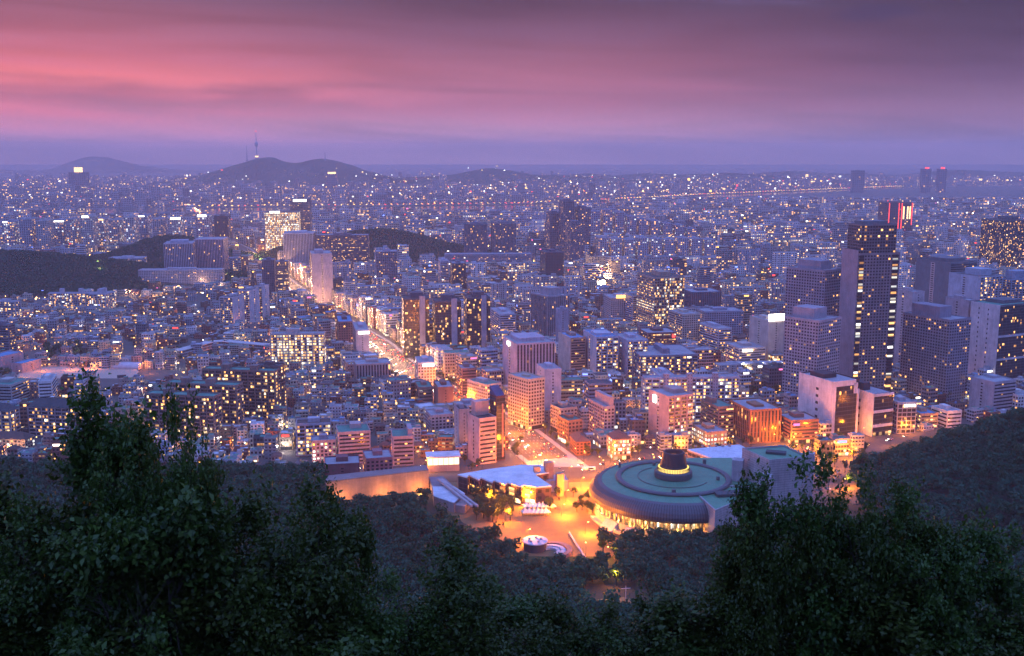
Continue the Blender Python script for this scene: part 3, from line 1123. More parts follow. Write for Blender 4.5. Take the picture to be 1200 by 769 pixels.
hero('terraced_building', 'building', 'brown terraced building stepping down between the copper block and flats', 823, 856, 478, 512, 18, .4, 'ribbon', (.26, .17, .15), .12, roof='green', near='brown terraced building', plant=((-.2, .2, .3, .4, 5),))
t, w, d, h = hero('restaurant', 'restaurant', 'two-storey restaurant with a dark red hipped roof and dazzling windows', 712, 738, 515, 540, 12, .2, 'lattice', (.40, .24, .18), .8, roof='brown', hip=5, shop=1.0, near='hip-roofed restaurant')
hero('brick_house', 'house', 'small red brick house with a hipped roof beside the junction', 668, 691, 518, 534, 10, .25, 'grid', 'red brick', .12, roof='brown', hip=4, near='small brick house', fh=3)
hero('shop_building', 'shop', 'brown brick corner shop with a green roof and bright awnings by the avenue', 653, 682, 494, 522, 26, .4, 'grid', (.24, .13, .10), .08, roof='green', shop=.9, near='brown corner shop')
hero('shop_building', 'shop', 'cream six-storey block behind the brown corner shop', 645, 676, 480, 516, 26, .35, 'grid', (.44, .35, .30), .15, roof='dark', shop=.6, near='cream corner block', dy=22)
t, w, d, h = hero('sloped_building', 'office', 'pink building with a slanting window front and a tall plain lift tower', 690, 718, 478, 516, 20, .55, 'grid', (.42, .32, .33), .15, roof='grey', near='slant-fronted building', plant=((.28, .0, .4, .9, 9),))
hero('office_building', 'office', 'beige office with irregular punched windows at the avenue corner', 595, 638, 446, 505, 36, .55, 'grid', (.47, .38, .29), .05, roof='grey', near='beige corner office', plant=((0, 0, .2, .3, 2),), shop=.7)
hero('office_building', 'office', 'big mauve office with fluted window bays and a white sign', 588, 650, 404, 474, 17, .27, 'fin', (.44, .36, .42), .04, roof='grey', near='fluted mauve office', plant=((0, .1, .7, .6, 4),), sign=('glow_white', 3, .5, 10, 4, -5), sstyle='slit')
hero('office_building', 'office', 'blank bluish-white box building beside the beige corner office', 629, 657, 434, 490, 14, .3, 'slit', (.42, .42, .50), .03, near='blank bluish box')
t, w, d, h = hero('office_building', 'office', 'cream portal-framed office with a brown recessed front and blue roof edge', 655, 685, 397, 445, 16, .4, 'ribbon', (.34, .22, .18), .1, roof='blue', near='cream portal office', stint='cream', sstyle='slit')
b = MB()
slab(b, face_of(3, w, d), 0, d, 0, h + 1, .5, (.50, .42, .38))
b.build('portal_wall', None, t)
hero('apartment_building', 'apartment block', 'white apartment block with lit windows right of the cream portal office', 684, 722, 396, 450, 12, .3, 'balcony', (.46, .44, .50), .3, near='white lit flats', sstyle='slit', plant=((0, 0, .7, .4, 2.5),), roof='blue')
hero('apartment_building', 'apartment block', 'second pale apartment block behind the white lit flats', 721, 756, 400, 450, 12, .3, 'balcony', (.42, .40, .48), .3, near='second pale flats', sstyle='slit')
hero('apartment_building', 'apartment block', 'wide slate-blue flats with a white stair core below the brown grid tower', 735, 813, 418, 456, 8, .12, 'balcony', (.20, .21, .28), .26, roof='grey', near='slate-blue flats', plant=((.0, 0, .12, .6, 6),))
hero('office_tower', 'office tower', 'brown grid tower with many lit loggias in the city centre', 747, 798, 326, 394, 16, .28, 'lattice', (.36, .27, .22), .34, roof='dark', near='brown grid tower', plant=((0, 0, .35, .5, 7),), sstyle='ribbon', fh=4.2)
hero('office_building', 'office', 'cream punched-window block at the foot of the brown grid tower', 784, 817, 369, 410, 18, .35, 'grid', (.42, .37, .33), .14, near='cream punched block', sstyle='ribbon')
hero('apartment_building', 'apartment block', 'long blue-grey slab with few lights behind the cream punched block', 816, 868, 366, 402, 10, .1, 'grid', (.25, .26, .34), .12, near='long blue-grey slab')
hero('store_building', 'shop', 'dark red store with a round red light and two lit window rows', 749, 790, 391, 418, 10, .15, 'ribbon', (.17, .08, .08), .2, roof='grey', near='dark red store', sign=('glow_red', 0, .9, 4, 4, -6))
t, w, d, h = hero('office_tower', 'office tower', 'slim cream tower topped by a blinding white billboard', 880, 913, 377, 428, 18, .4, 'slit', (.48, .40, .36), .15, near='billboard tower', sign=('glow_white', 0, .55, 27, 9, .6), stint='cream')
hero('store_building', 'shop', 'low white store with two glowing signs below the billboard tower', 852, 893, 409, 431, 12, .2, 'ribbon', (.50, .42, .40), .12, near='low white store', sign=('glow_white', 0, .3, 13, 3, -4), shop=.5)
hero('store_building', 'shop', 'glass store blazing with light beside the billboard tower', 897, 918, 417, 430, 10, .2, 'glass', (.3, .25, .2), .95, near='blazing glass store', shop=1.0)
hero('office_building', 'office', 'white stepped-window office with louvred front left of the low white store', 819, 853, 386, 416, 20, .5, 'ribbon', (.42, .42, .48), .15, near='louvred white office')
t, w, d, h = hero('office_building', 'office', 'pink ten-storey corner building with striped white floor bands', 548, 582, 492, 545, 28, .42, 'ribbon', (.55, .38, .36), .05, roof='dark', near='pink striped building', sstyle='slit', stint='pink', plant=((.1, .3, .8, .35, 12),), fh=3.6)
t, w, d, h = hero('office_tower', 'office tower', 'dark red glass tower with a pointed blue roof beside the pink striped building', 574, 592, 466, 545, 30, .45, 'glass', 'darkred', .05, roof='dark', near='pointed dark red tower', plant=(), dy=12)
b = MB()
b.add([(-w / 2, -d / 2, h + 1.1), (w / 2, -d / 2, h + 1.1), (w / 2, d / 2, h + 1.1), (-w / 2, d / 2, h + 1.1), (-w / 2, d / 2, h + 8), (w / 2, d / 2, h + 8)], [(0, 1, 5, 4), (1, 2, 5), (3, 0, 4), (2, 3, 4, 5)], (.05, .07, .16))
b.build('pointed_roof', None, t)
b = MB()
slab(b, face_of(0, w, d), .62 * w, .78 * w, 3, h - 6, .5, (.40, .18, .16))
b.build('pink_stripe', None, t)
hero('office_building', 'office', 'bare concrete tower with one dark glazed slot left of the pink building', 532, 551, 481, 527, 16, .35, 'slit', (.36, .32, .36), .15, near='slotted concrete tower', roof='dark')
hero('office_building', 'office', 'low pink-grey office with a grid of square windows', 497, 533, 488, 512, 18, .3, 'grid', (.40, .31, .33), .15, near='pink-grey grid office', depth=24)
hero('office_building', 'office', 'white office with square windows and a lit sign beside the avenue', 485, 512, 426, 455, 10, .25, 'grid', (.46, .44, .50), .05, near='white avenue office', sign=('glow_white', 0, .6, 13, 2.4, -3.4))
hero('office_building', 'office', 'red-brown terraced office in front of the white avenue office', 485, 509, 455, 476, 12, .3, 'ribbon', (.26, .15, .14), .04, roof='green', near='red-brown terraced office')
hero('office_building', 'office', 'dark brick hall with a white tent roof and a round white drum', 507, 533, 455, 482, 12, .3, 'slit', (.20, .10, .09), .06, near='brick drum hall')
hero('office_building', 'office', 'brown block with a round stair turret near the avenue', 535, 559, 433, 465, 16, .3, 'ribbon', (.22, .14, .15), .08, near='brown turret block')
hero('office_building', 'office', 'long white six-storey building with green roof above the pink building', 547, 588, 452, 480, 40, .6, 'grid', (.44, .40, .42), .14, roof='green', near='long white green-roofed building')
for q, (a_, b_, c_, e_, lb, nr) in enumerate(((470, 505, 351, 420, 'dark glass flats with a pale concrete pier, first of three along the avenue', 'first dark glass flats'), (506, 542, 354, 423, 'dark glass flats with a pale pier, standing in the middle of three', 'middle dark glass flats'), (543, 575, 350, 417, 'dark glass flats with a roof block, last of three along the avenue', 'last dark glass flats'))):
    t, w, d, h = hero('apartment_tower', 'apartment tower', lb, a_, b_, c_, e_, 10, .16, 'glass', (.09, .09, .12), .13, roof='dark', near=nr, plant=((.05, .1, .5, .5, 7),), group='three dark glass apartment towers')
    b = MB()
    slab(b, face_of(0, w, d), .62 * w, .84 * w, 0, h + 4, .9, (.36, .31, .36))
    b.build('concrete_pier', None, t)
hero('office_tower', 'office tower', 'grey tower with tall glazed columns and a square roof lantern', 622, 667, 348, 402, 30, .42, 'fin', (.30, .29, .33), .1, near='lantern tower', plant=((0, 0, .55, .55, 11),))
hero('office_building', 'office', 'plain blue-grey slab leaning on the lantern tower', 651, 666, 363, 404, 8, .1, 'slit', (.30, .30, .38), .03, near='plain slab', dy=-25)
hero('office_building', 'office', 'white mid-rise pair with a lit stair strip behind the fluted mauve office', 574, 605, 369, 397, 12, .4, 'ribbon', (.42, .41, .48), .08, near='white mid-rise pair')
hero('apartment_building', 'apartment block', 'white apartment block with nearly every window lit, left of the avenue', 320, 382, 392, 438, 3, 0, 'balcony', (.44, .40, .40), .72, roof='grey', near='fully lit white flats', plant=((-.1, 0, .25, .5, 6),), depth=15)
hero('apartment_building', 'apartment block', 'tall dark brown flats with orange windows below the fully lit flats', 300, 336, 430, 488, -8, .12, 'balcony', (.15, .10, .10), .25, roof='dark', near='tall dark brown flats', depth=15)
hero('apartment_building', 'apartment block', 'longest of the brown flats, rearmost in the stepped row with green hipped roofs', 236, 334, 436, 492, -10, .10, 'balcony', (.19, .14, .135), .24, roof='green', near='rear brown flats', plant=((-.2, 0, .1, .6, 5), (.2, 0, .1, .6, 5)), depth=15)
hero('apartment_building', 'apartment block', 'brown flats with green roof and corner terrace, in the middle of the stepped row', 192, 292, 453, 504, -12, .12, 'balcony', (.21, .155, .15), .22, roof='green', near='middle brown flats', plant=((-.25, 0, .1, .6, 5), (.1, 0, .1, .6, 5)), dy=-6, depth=15)
hero('apartment_building', 'apartment block', 'brown flats with green roof, foremost in the stepped row behind the big tree', 168, 266, 466, 516, -12, .12, 'balcony', (.20, .15, .145), .2, roof='green', near='front brown flats', plant=((-.2, 0, .1, .6, 5), (.15, 0, .1, .6, 5)), dy=-8, depth=15)
hero('apartment_building', 'apartment block', 'grey-mauve seven-storey flats under a long dark hipped roof', 32, 120, 479, 514, -8, .14, 'balcony', (.34, .29, .31), .22, roof='dark', hip=7, near='dark-roofed flats', depth=15)
hero('apartment_building', 'apartment block', 'grey flats with dark hipped roof cut off by the left edge', -14, 24, 482, 516, -8, .2, 'balcony', (.36, .31, .32), .24, roof='dark', hip=6, near='edge flats', depth=15)
hero('house', 'house', 'low wide house with a brown hipped roof below the edge flats', -8, 40, 515, 528, -6, .12, 'grid', 'tan', .3, roof='brown', hip=5, near='wide brown-roofed house', depth=15)
hero('office_building', 'office', 'white block with a red window column by the sports ground', 45, 71, 448, 476, 16, .45, 'ribbon', 'white', .08, near='white sports ground block')
t, w, d, h = hero('office_building', 'office', 'blue-grey tower with an arched roof cap before the sports ground', 90, 103, 448, 475, 8, .2, 'ribbon', (.32, .34, .42), .12, near='arch-capped tower', plant=((-.15, 0, .5, .7, 6),))
hero('school_building', 'school', 'long pale school block with a teal roof at the left edge', -10, 29, 452, 478, -6, .1, 'ribbon', (.38, .36, .36), .05, roof='green', near='teal-roofed school')
hero('sports_hall', 'hall', 'broad hall with a turquoise roof and pink-lit wall beside the sports ground', -8, 23, 419, 437, -18, .35, 'slit', (.50, .32, .32), 0, roof='blue', near='turquoise hall', plant=())
hero('sports_hall', 'hall', 'smaller blue-roofed hall between the turquoise hall and sports ground', 20, 44, 427, 438, -18, .4, 'slit', (.32, .26, .30), 0, roof='blue', near='blue-roofed hall', plant=())
t, w, d, h = hero('apartment_slab', 'apartment block', 'pale apartment slab with three roof turrets under the wooded hill', 60, 112, 344, 364, 2, 0, 'balcony', (.38, .38, .46), .3, near='turreted slab', plant=((-.22, 0, .08, .6, 8), (.2, 0, .08, .6, 8)), depth=14)
hero('apartment_slab', 'apartment block', 'pale apartment slab with one roof turret, right neighbour of the turreted slab', 110, 133, 345, 366, -8, .15, 'balcony', (.38, .38, .46), .3, near='one-turret slab', plant=((0, 0, .2, .6, 8),))
hero('apartment_slab', 'apartment block', 'pale flats with a blank white end wall at the left edge', -10, 28, 354, 380, -12, .2, 'balcony', (.40, .38, .44), .25, near='blank-ended flats', depth=15)
hero('apartment_building', 'apartment block', 'dark ribbed flats below the blank-ended flats at the left edge', -8, 22, 381, 420, -10, .3, 'ribbon', (.16, .15, .19), .12, near='dark ribbed flats', depth=15)
for a_, b_, c_, e_, lb, nr in ((262, 285, 349, 384, 'lowest and leftmost white gabled tower of the cluster by the avenue', 'gabled tower cluster'), (283, 303, 341, 380, 'tall white gabled tower in the middle of its cluster', None), (301, 315, 336, 376, 'slim white gabled tower at the back of its cluster', None)):
    hero('apartment_tower', 'apartment tower', lb, a_, b_, c_, e_, -14, .3, 'balcony', (.48, .45, .50), .26, roof='dark', near=nr, group='white gabled apartment towers', sstyle='slit')
hero('courthouse', 'courthouse', 'pale court office with deep window grid, left one of the pair', 193, 233, 286, 330, 12, .2, 'fin', (.36, .34, .42), .12, near='twin court offices', plant=((0, 0, .6, .5, 6),), roof='grey')
hero('courthouse', 'courthouse', 'pink floodlit court office, right one of the pair', 231, 268, 281, 324, 6, .1, 'fin', (.52, .36, .42), .06, near=None, plant=())
hero('court_podium', 'building', 'low pale podium spreading in front of the twin court offices', 166, 262, 317, 336, 4, 0, 'grid', (.40, .37, .42), .08, depth=30, near='court podium')
hero('institute_building', 'building', 'low white institute among trees left of the court offices', 131, 170, 303, 320, 4, 0, 'ribbon', (.40, .40, .46), .08, near='tree-girt institute')
hero('office_tower', 'office tower', 'wide office with glowing golden floors and a white roof sign', 311, 355, 249, 302, 8, .12, 'lattice', (.28, .24, .26), .85, near='golden-floored office', sign=('glow_white', 0, .3, 26, 5, -2), parts=True, roof='dark', fh=5)
hero('office_tower', 'office tower', 'dark slab tower with a white crown sign above the golden-floored office', 342, 367, 233, 300, 6, .1, 'ribbon', (.13, .12, .16), .1, near='dark crown tower', sign=('glow_white', 0, .5, 36, 6, -8), parts=False, dy=60)
hero('office_tower', 'office tower', 'white office with tall pale fins before the wooded hill', 332, 373, 274, 320, 8, .15, 'fin', (.46, .44, .50), .04, near='white-finned office', plant=((0, 0, .5, .5, 4),))
hero('office_building', 'office', 'wide dark office with three lit floor strips before the wooded hill', 372, 433, 276, 320, 3, 0, 'ribbon', (.09, .09, .14), .12, near='wide dark office', depth=35)
hero('office_tower', 'office tower', 'square grey tower with fine window grid right of the wide dark office', 440, 467, 295, 338, 8, .1, 'lattice', (.30, .29, .37), .06, near='square grey tower')
hero('office_tower', 'office tower', 'pinkish tower with a dark slot beside the bright avenue', 361, 394, 298, 355, 14, .3, 'slit', (.40, .32, .36), .05, near='pinkish slot tower', sstyle='grid', plant=((-.1, 0, .4, .5, 6),))
hero('office_tower', 'office tower', 'left dark tower of the pair guarding the bright avenue', 308, 325, 305, 352, 8, .15, 'grid', (.13, .12, .17), .1, near='avenue tower pair')
hero('office_tower', 'office tower', 'right dark tower of the avenue pair with lit window rows', 324, 341, 307, 355, 8, .15, 'ribbon', (.12, .11, .14), .25, near=None)
hero('courthouse', 'courthouse', 'left twin of the dark ribbed court towers', 543, 572, 263, 306, 5, .1, 'fin', (.16, .16, .22), .16, near='dark court towers', roof='dark', dy=10)
hero('courthouse', 'courthouse', 'right twin of the dark ribbed court towers', 575, 605, 262, 306, 5, .1, 'fin', (.16, .16, .22), .14, near=None, roof='dark', dy=10)
hero('court_podium', 'building', 'long pale podium at the foot of the dark court towers', 521, 623, 298, 311, 2, 0, 'ribbon', (.33, .33, .42), .04, depth=28, near='long court podium', plant=())
for a_, b_, c_, e_, lb in ((655, 672, 236, 306, 'tallest tower of the dark stepped cluster'), (671, 691, 244, 305, 'broad right tower of the dark stepped cluster'), (640, 656, 250, 304, 'shorter left tower of the dark stepped cluster'), (638, 650, 262, 302, 'lowest tower at the left foot of the dark stepped cluster'), (662, 684, 262, 312, 'front tower of the dark stepped cluster')):
    hero('apartment_tower', 'apartment tower', lb, a_, b_, c_, e_, 10, .25, 'grid', (.14, .13, .18), .2, near='dark stepped cluster' if a_ == 655 else None, roof='dark', group='dark stepped tower cluster', plant=((0, 0, .5, .5, 5),), parts=a_ == 662)
hero('office_building', 'office', 'plain navy glass box below the dark stepped cluster', 633, 660, 296, 333, 10, .2, 'glass', (.06, .07, .13), .01, near='navy glass box', roof='dark')
k = 0
for px, wd, top, lt in ((7, 19, 260, .4), (27, 20, 257, .25), (47, 17, 259, .2), (64, 19, 259, .3), (82, 15, 257, .3), (98, 19, 254, .3), (114, 15, 257, .35), (131, 16, 258, .35), (148, 16, 255, .3), (164, 15, 253, .3), (181, 16, 257, .25), (198, 20, 256, .3)):
    ords = ['first', 'second', 'third', 'fourth', 'fifth', 'sixth', 'seventh', 'eighth', 'ninth', 'tenth', 'eleventh', 'twelfth']
    hero('apartment_tower', 'apartment tower', f'{ords[k]} tower from the left edge in the pale riverside row', px, px + wd, top, 298 + (k % 3) * 2 - k * .6, 8, .3, 'grid', (.28 + .05 * (k % 3), .28 + .04 * (k % 3), .37), lt, near='riverside tower row' if k == 5 else None, parts=False,
         group='pale riverside apartment towers', sign=(('glow_white', 'glow_white', 'glow_warm', 'glow_white')[k % 4], 0, .3 + .12 * (k % 4), 12 + 5 * (k % 4), 3.5 + (k % 3), -3) if k in (0, 3, 5, 6, 9, 11) else None)
    k += 1
hero('apartment_tower', 'apartment tower', 'pale riverside tower with a lit crown just left of the dark glass tower', 230, 251, 253, 292, 8, .3, 'grid', (.30, .28, .36), .3, near='lit-crown tower', sign=('glow_white', 0, .5, 26, 6, -3), parts=False)
hero('office_tower', 'office tower', 'dark glass tower with one lit floor by the river bridge road', 253, 271, 253, 290, 6, .1, 'glass', (.08, .09, .12), .04, near='dark glass riverside tower', parts=False)
for k, (px, top) in enumerate(((690, 248), (704, 246), (718, 249), (732, 254), (746, 257), (760, 259), (774, 262), (788, 264), (802, 268))):
    hero('apartment_slab', 'apartment block', f'pale slab in the hillside row right of the dark cluster, {ORD2[k]} outward from it', px, px + 12, top, 283, 5, .15, 'grid', (.27, .26, .36), .28, near='hillside slab row' if k == 3 else None, parts=False, group='hillside apartment slabs')
for k in range(9):
    hero('apartment_slab', 'apartment block', f'white slab with scattered lights in the lower row, {ORD2[k]} outward from the dark cluster', 698 + 15.5 * k, 698 + 15.5 * k + 14, 279 + (k % 3), 308, 5, .12, 'grid', (.36, .36, .45), .3, near='lower slab row' if k == 4 else None, parts=False, group='lower white apartment slabs')
hero('office_building', 'office', 'slim white block left of the long court podium foot', 513, 527, 306, 340, 10, .3, 'ribbon', (.40, .40, .50), .12, near='slim white block')
hero('office_building', 'office', 'squat dark block beside the slim white block', 527, 547, 309, 342, 10, .2, 'glass', (.14, .14, .19), .1, near='squat dark block')
for a_, b_, lb in ((1078, 1089, 'left one of two very distant twin towers with red tips'), (1097, 1107, 'right one of two very distant twin towers with red tips')):
    hero('far_tower', 'tower', lb, a_, b_, 198, 226, 0, 0, 'grid', (.15, .14, .2), .1, near=None, parts=False, sign=('glow_red', 0, .5, 30, 12, .5))
hero('far_tower', 'tower', 'wide dark hazy block on the horizon left of the twin towers', 997, 1011, 200, 226, 0, 0, 'grid', (.13, .13, .18), .02, parts=False)
hero('far_tower', 'tower', 'broad hazy block on the horizon above the riverside row', 84, 104, 202, 228, 0, 0, 'grid', (.13, .12, .17), .06, parts=False, sign=('glow_warm', 0, .6, 60, 34, .5))
hero('far_tower', 'tower', 'hazy twin-topped tower on the slope of the mast mountain', 384, 396, 204, 226, 0, 0, 'grid', (.13, .12, .17), .1, parts=False, sign=('glow_warm', 0, .5, 60, 14, .5))
hero('far_tower', 'tower', 'small hazy tower on the saddle between the two far hills', 467, 471, 202, 214, 0, 0, 'grid', (.12, .11, .16), .05, parts=False)
hero('office_building', 'office', 'pale block with a glowing yellow roof billboard near the bright market street', 708, 743, 350, 382, 8, .15, 'grid', (.44, .38, .40), .06, near='yellow billboard block', sign=('glow_amber', 0, .5, 24, 5, .6))
hero('office_building', 'office', 'tall glass-and-white block next to the yellow billboard block', 733, 749, 347, 385, 18, .4, 'ribbon', (.36, .36, .46), .06, near='glass-and-white block', roof='green')
hero('office_building', 'office', 'dark wide low office behind the brown grid tower', 800, 842, 343, 366, 10, .15, 'fin', (.10, .11, .17), .06, near='dark wide low office')
t, w, d, h = hero('civic_hall', 'building', 'low curved civic hall with pale columns along the avenue', 412, 461, 428, 449, 14, .2, 'fin', (.36, .31, .32), .1, near='columned civic hall', depth=30, fh=6)
hero('office_building', 'office', 'dark red brick block left of the narrow lit avenue', 391, 418, 378, 410, 12, .4, 'grid', (.17, .085, .09), .06, near='dark red brick block', roof='blue')
hero('office_building', 'office', 'blue-grey punched-window block with a lit white sign by the avenue', 407, 440, 388, 424, 12, .55, 'slit', (.38, .33, .42), .06, near='blank sign block', sstyle='grid', sign=('glow_white', 0, .6, 14, 3, -4))
hero('office_building', 'office', 'pink-grey office with a green roof and long window strips', 393, 436, 508, 545, 14, .16, 'ribbon', (.48, .35, .36), .06, roof='green', near='pink green-roofed office', plant=((.1, .2, .35, .4, 4),), depth=26)
hero('office_building', 'office', 'low mauve annex with a lit window row left of the pink green-roofed office', 364, 396, 518, 545, 12, .15, 'grid', (.34, .27, .32), .35, near='mauve annex')
hero('apartment_building', 'apartment block', 'white villa flats with a stack of lit stairs above the mauve annex', 346, 392, 498, 535, 10, .15, 'balcony', (.40, .38, .45), .4, roof='brown', near='white villa flats', depth=18)
hero('office_building', 'office', 'mauve block with a slanted skylight and tall plain shaft', 457, 487, 513, 547, 10, .2, 'ribbon', (.38, .29, .33), .05, roof='green', near='mauve skylight block', plant=((.35, .0, .22, .8, 6),))
hero('office_building', 'office', 'long plum-red brick hall with pink lights along its foot', 424, 462, 539, 560, 14, .2, 'grid', (.34, .14, .16), .05, near='plum-red brick hall', depth=24, shop=.5)
hero('office_building', 'office', 'low dark red brick block left of the plum-red hall', 378, 425, 546, 566, 10, .15, 'slit', (.20, .08, .09), .05, near='dark red low block', depth=22)
# ------------------------------------------------------------------ the arts complex below the hill
def ccw(poly):
    a = sum(x0 * y1 - x1 * y0 for (x0, y0), (x1, y1) in zip(poly, poly[1:] + poly[:1]))
    return poly if a > 0 else poly[::-1]


def sheet(name, poly, z, mat, kind='structure'):
    mb = MB().add([(x, y, z) for x, y in ccw(poly)], [tuple(range(len(poly)))])
    return tag(mb.build(name, mat), kind=kind)


sheet('plaza', [(-44, 690), (-14, 640), (-6, 612), (62, 604), (68, 640), (58, 700), (70, 759), (-60, 759)], 50.12, M['paving'])
def patch(name, x0, x1, y0, y1, dz, mat):
    """a sheet that follows the ground over a rectangle"""
    X, Y = np.meshgrid(np.linspace(x0, x1, int((x1 - x0) / 5) + 1), np.linspace(y0, y1, int((y1 - y0) / 5) + 1))
    Z = zt_np(X, Y) + dz
    id_ = np.arange(X.size).reshape(X.shape)
    F_ = np.stack([id_[:-1, :-1], id_[:-1, 1:], id_[1:, 1:], id_[1:, :-1]], -1).reshape(-1, 4)
    o = MB().add(np.stack([X, Y, Z], -1).reshape(-1, 3).tolist(), F_.tolist()).build(name, mat)
    return tag(o, kind='structure')


patch('lawn', 6, 62, 556, 611, .3, M['lawn'])
patch('service_yard', 203, 285, 702, 850, .3, M['asphalt'])

OX, OY = 110.0, 690.0
op = empty('round_theatre', (OX, OY, 50), 0, 'round theatre with a green copper roof, dark rolled rim and a hat-like crown', 'theatre')
STONE = (.40, .36, .37)
b = MB().lathe([(47, 12.4), (56.2, 12.6), (57.2, 14.2), (57.2, 16.4), (56.2, 18.9), (54.2, 21.2), (51.4, 23.0), (48.9, 23.9), (48.6, 23.5)], 144)
fa = b.build('roof_rim', M['slate'], op)
b = MB()
for k in range(200):
    a = 2 * math.pi * k / 200
    ca, sa = math.cos(a), math.sin(a)
    pr = [(56.2, 12.7), (57.3, 14.3), (57.3, 16.4), (56.3, 18.95), (54.3, 21.3), (51.5, 23.1)]
    for (r0, z0), (r1, z1) in zip(pr, pr[1:]):
        w_ = .16
        b.add([(r0 * ca + w_ * sa, r0 * sa - w_ * ca, z0), (r0 * ca + sa * -w_, r0 * sa + w_ * ca, z0), (r1 * ca - w_ * sa, r1 * sa + w_ * ca, z1 + .12), (r1 * ca + w_ * sa, r1 * sa - w_ * ca, z1 + .12)], [(0, 1, 2, 3)])
        for f_ in (0,):
            pass
b.build('rim_seams', M['darkmetal'], fa)
MB().lathe([(48.7, 23.5), (38.6, 24.6)], 120).build('outer_roof', M['copper'], op)
MB().lathe([(38.7, 24.4), (39.2, 25.6), (38.5, 26.5), (36.8, 26.8), (35.4, 26.2), (35.2, 25.0)], 120).build('roof_ring', M['slate'], op)
ir = MB().lathe([(35.3, 25.1), (12.4, 26.3)], 120).build('inner_roof', M['copper'], op)
MB().lathe([(24.2, 25.75), (24.2, 26.1), (23.8, 26.1), (23.8, 25.75)], 90, R(120), R(330)).build('roof_gutter', M['slate'], ir)
b = MB()
for k in range(48):
    a = 2 * math.pi * k / 48
    for r0, r1, z0, z1 in ((13, 35.2, 26.34, 25.18), (39, 48.6, 24.62, 23.6)):
        b.add([(r0 * math.cos(a - .06 / r0), r0 * math.sin(a - .06 / r0), z0), (r1 * math.cos(a - .06 / r1), r1 * math.sin(a - .06 / r1), z1), (r1 * math.cos(a + .06 / r1), r1 * math.sin(a + .06 / r1), z1), (r0 * math.cos(a + .06 / r0), r0 * math.sin(a + .06 / r0), z0)], [(0, 1, 2, 3)])
b.build('roof_seams', M['slate'], ir)
for a_, r_, s_ in ((108, 30, 1.0), (262, 33.0, 1.2), (52, 45, 1.1), (140, 44, .8), (350, 30, 1.0)):
    x_, y_ = r_ * math.cos(R(a_)), r_ * math.sin(R(a_))
    MB().box(x_ - s_, x_ + s_, y_ - s_, y_ + s_, 24, 27.6, (.12, .12, .13)).build('roof_vent', None, op)
MB().lathe([(12.5, 25.9), (12.9, 27.5), (12.8, 30.2), (12.0, 31.2), (10.9, 31.3)], 72).build('crown_base', M['slate'], op)
lb_ = MB().lathe([(10.9, 31.2), (10.6, 33.3), (9.3, 33.4)], 72).build('light_band', glow('band_light', (1, .66, .16), 1.7), op)
b = MB()
for k in range(60):
    a = 2 * math.pi * k / 60
    b.at(0, 0, 0, a).box(10.5, 11.05, -.13, .13, 31.2, 33.5, (.1, .09, .08))
b.build('band_ribs', None, lb_)
dr = MB().lathe([(9.4, 33.3), (9.3, 34.0), (8.9, 35.2), (7.6, 42.2), (7.2, 43.6), (6.4, 43.8), (5.9, 43.0), (5.6, 40.5)], 72).build('crown_drum', plain('crown_metal', (.055, .05, .06), .5, .3, .8, .3), op)
MB().lathe([(5.65, 40.6), (.1, 40.4)], 48).build('crown_glow', glow('crown_light', (1, .36, .14), .55), dr)
# drum, gallery windows, columns and the lit parapet
MB().lathe([(46.0, 0), (46.0, 12.5)], 120, tint=(.40, .33, .26)).build('drum_wall', None, op)
for k in range(30):
    a0, a1 = R(140 + k * 5.2), R(140 + (k + .84) * 5.2)
    w_ = MB().lathe([(46.25, 5.4), (46.25, 11.9)], 3, a0, a1, (.3, .24, .16), par=(.85, .95, .92, nseed()))
    w_.build('gallery_window', None, op)
for k in range(31):
    a = R(140 + (k - .08) * 5.2)
    c = MB().cyl(50.2 * math.cos(a), 50.2 * math.sin(a), 4.6, 12.5, .75, n=10, tint=(.46, .38, .28))
    c.build('column', None, op)
MB().lathe([(53.2, -3), (53.2, 5.6), (52.6, 5.6), (52.6, 4.5), (46.1, 4.5)], 90, R(135), R(300), tint=(.50, .42, .32)).build('gallery_parapet', None, op)
MB().lathe([(57.5, -3), (57.5, 1.6), (57.0, 1.6), (57.0, .9), (53.3, .9)], 40, R(188), R(262), tint=(.50, .42, .32)).build('lower_terrace', None, op)
b = MB()
for k in range(14):
    b.at(-0, 0, 0, R(214)).box(53.3 + k * .5, 53.8 + k * .5, -6, 6, -1, 5.4 - k * .42, (.55, .52, .55))
b.build('stair', None, op)
b = MB()
for k in range(12):
    b.at(-0, 0, 0, R(232)).box(53.3 + k * .5, 53.8 + k * .5, -4, 4, -1, 4.6 - k * .36, (.60, .58, .62))
b.build('stair', None, op)
# the wedge-shaped wing in front, the stage tower and the roof deck between them
loc = lambda p: (p[0] - OX, p[1] - OY)
A_, B_, C_ = (119.6, 661), (126, 624), (155, 653)
wing = [loc(A_), loc(B_), loc((129.5, 627.5)), loc(C_), loc((158, 672)), loc((128, 676))]
wm = MB().prism(wing, -8, 25.2, STONE, top=False).build('wing_wall', None, op)
b = MB()
for z_ in np.arange(-6, 25, 1.6):
    for p, q in zip(wing[:4], wing[1:4]):
        L = math.hypot(q[0] - p[0], q[1] - p[1])
        nx_, ny_ = (q[1] - p[1]) / L * .08, -(q[0] - p[0]) / L * .08
        b.add([(p[0] + nx_, p[1] + ny_, z_), (q[0] + nx_, q[1] + ny_, z_), (q[0] + nx_, q[1] + ny_, z_ + .16), (p[0] + nx_, p[1] + ny_, z_ + .16)], [(0, 1, 2, 3)], (.24, .21, .23))
b.build('wall_joints', None, wm)
cxw, cyw = [sum(p[i] for p in wing) / len(wing) for i in (0, 1)]
inn = [(cxw + (x - cxw) * .94, cyw + (y - cyw) * .94) for x, y in wing]
n_ = len(wing)
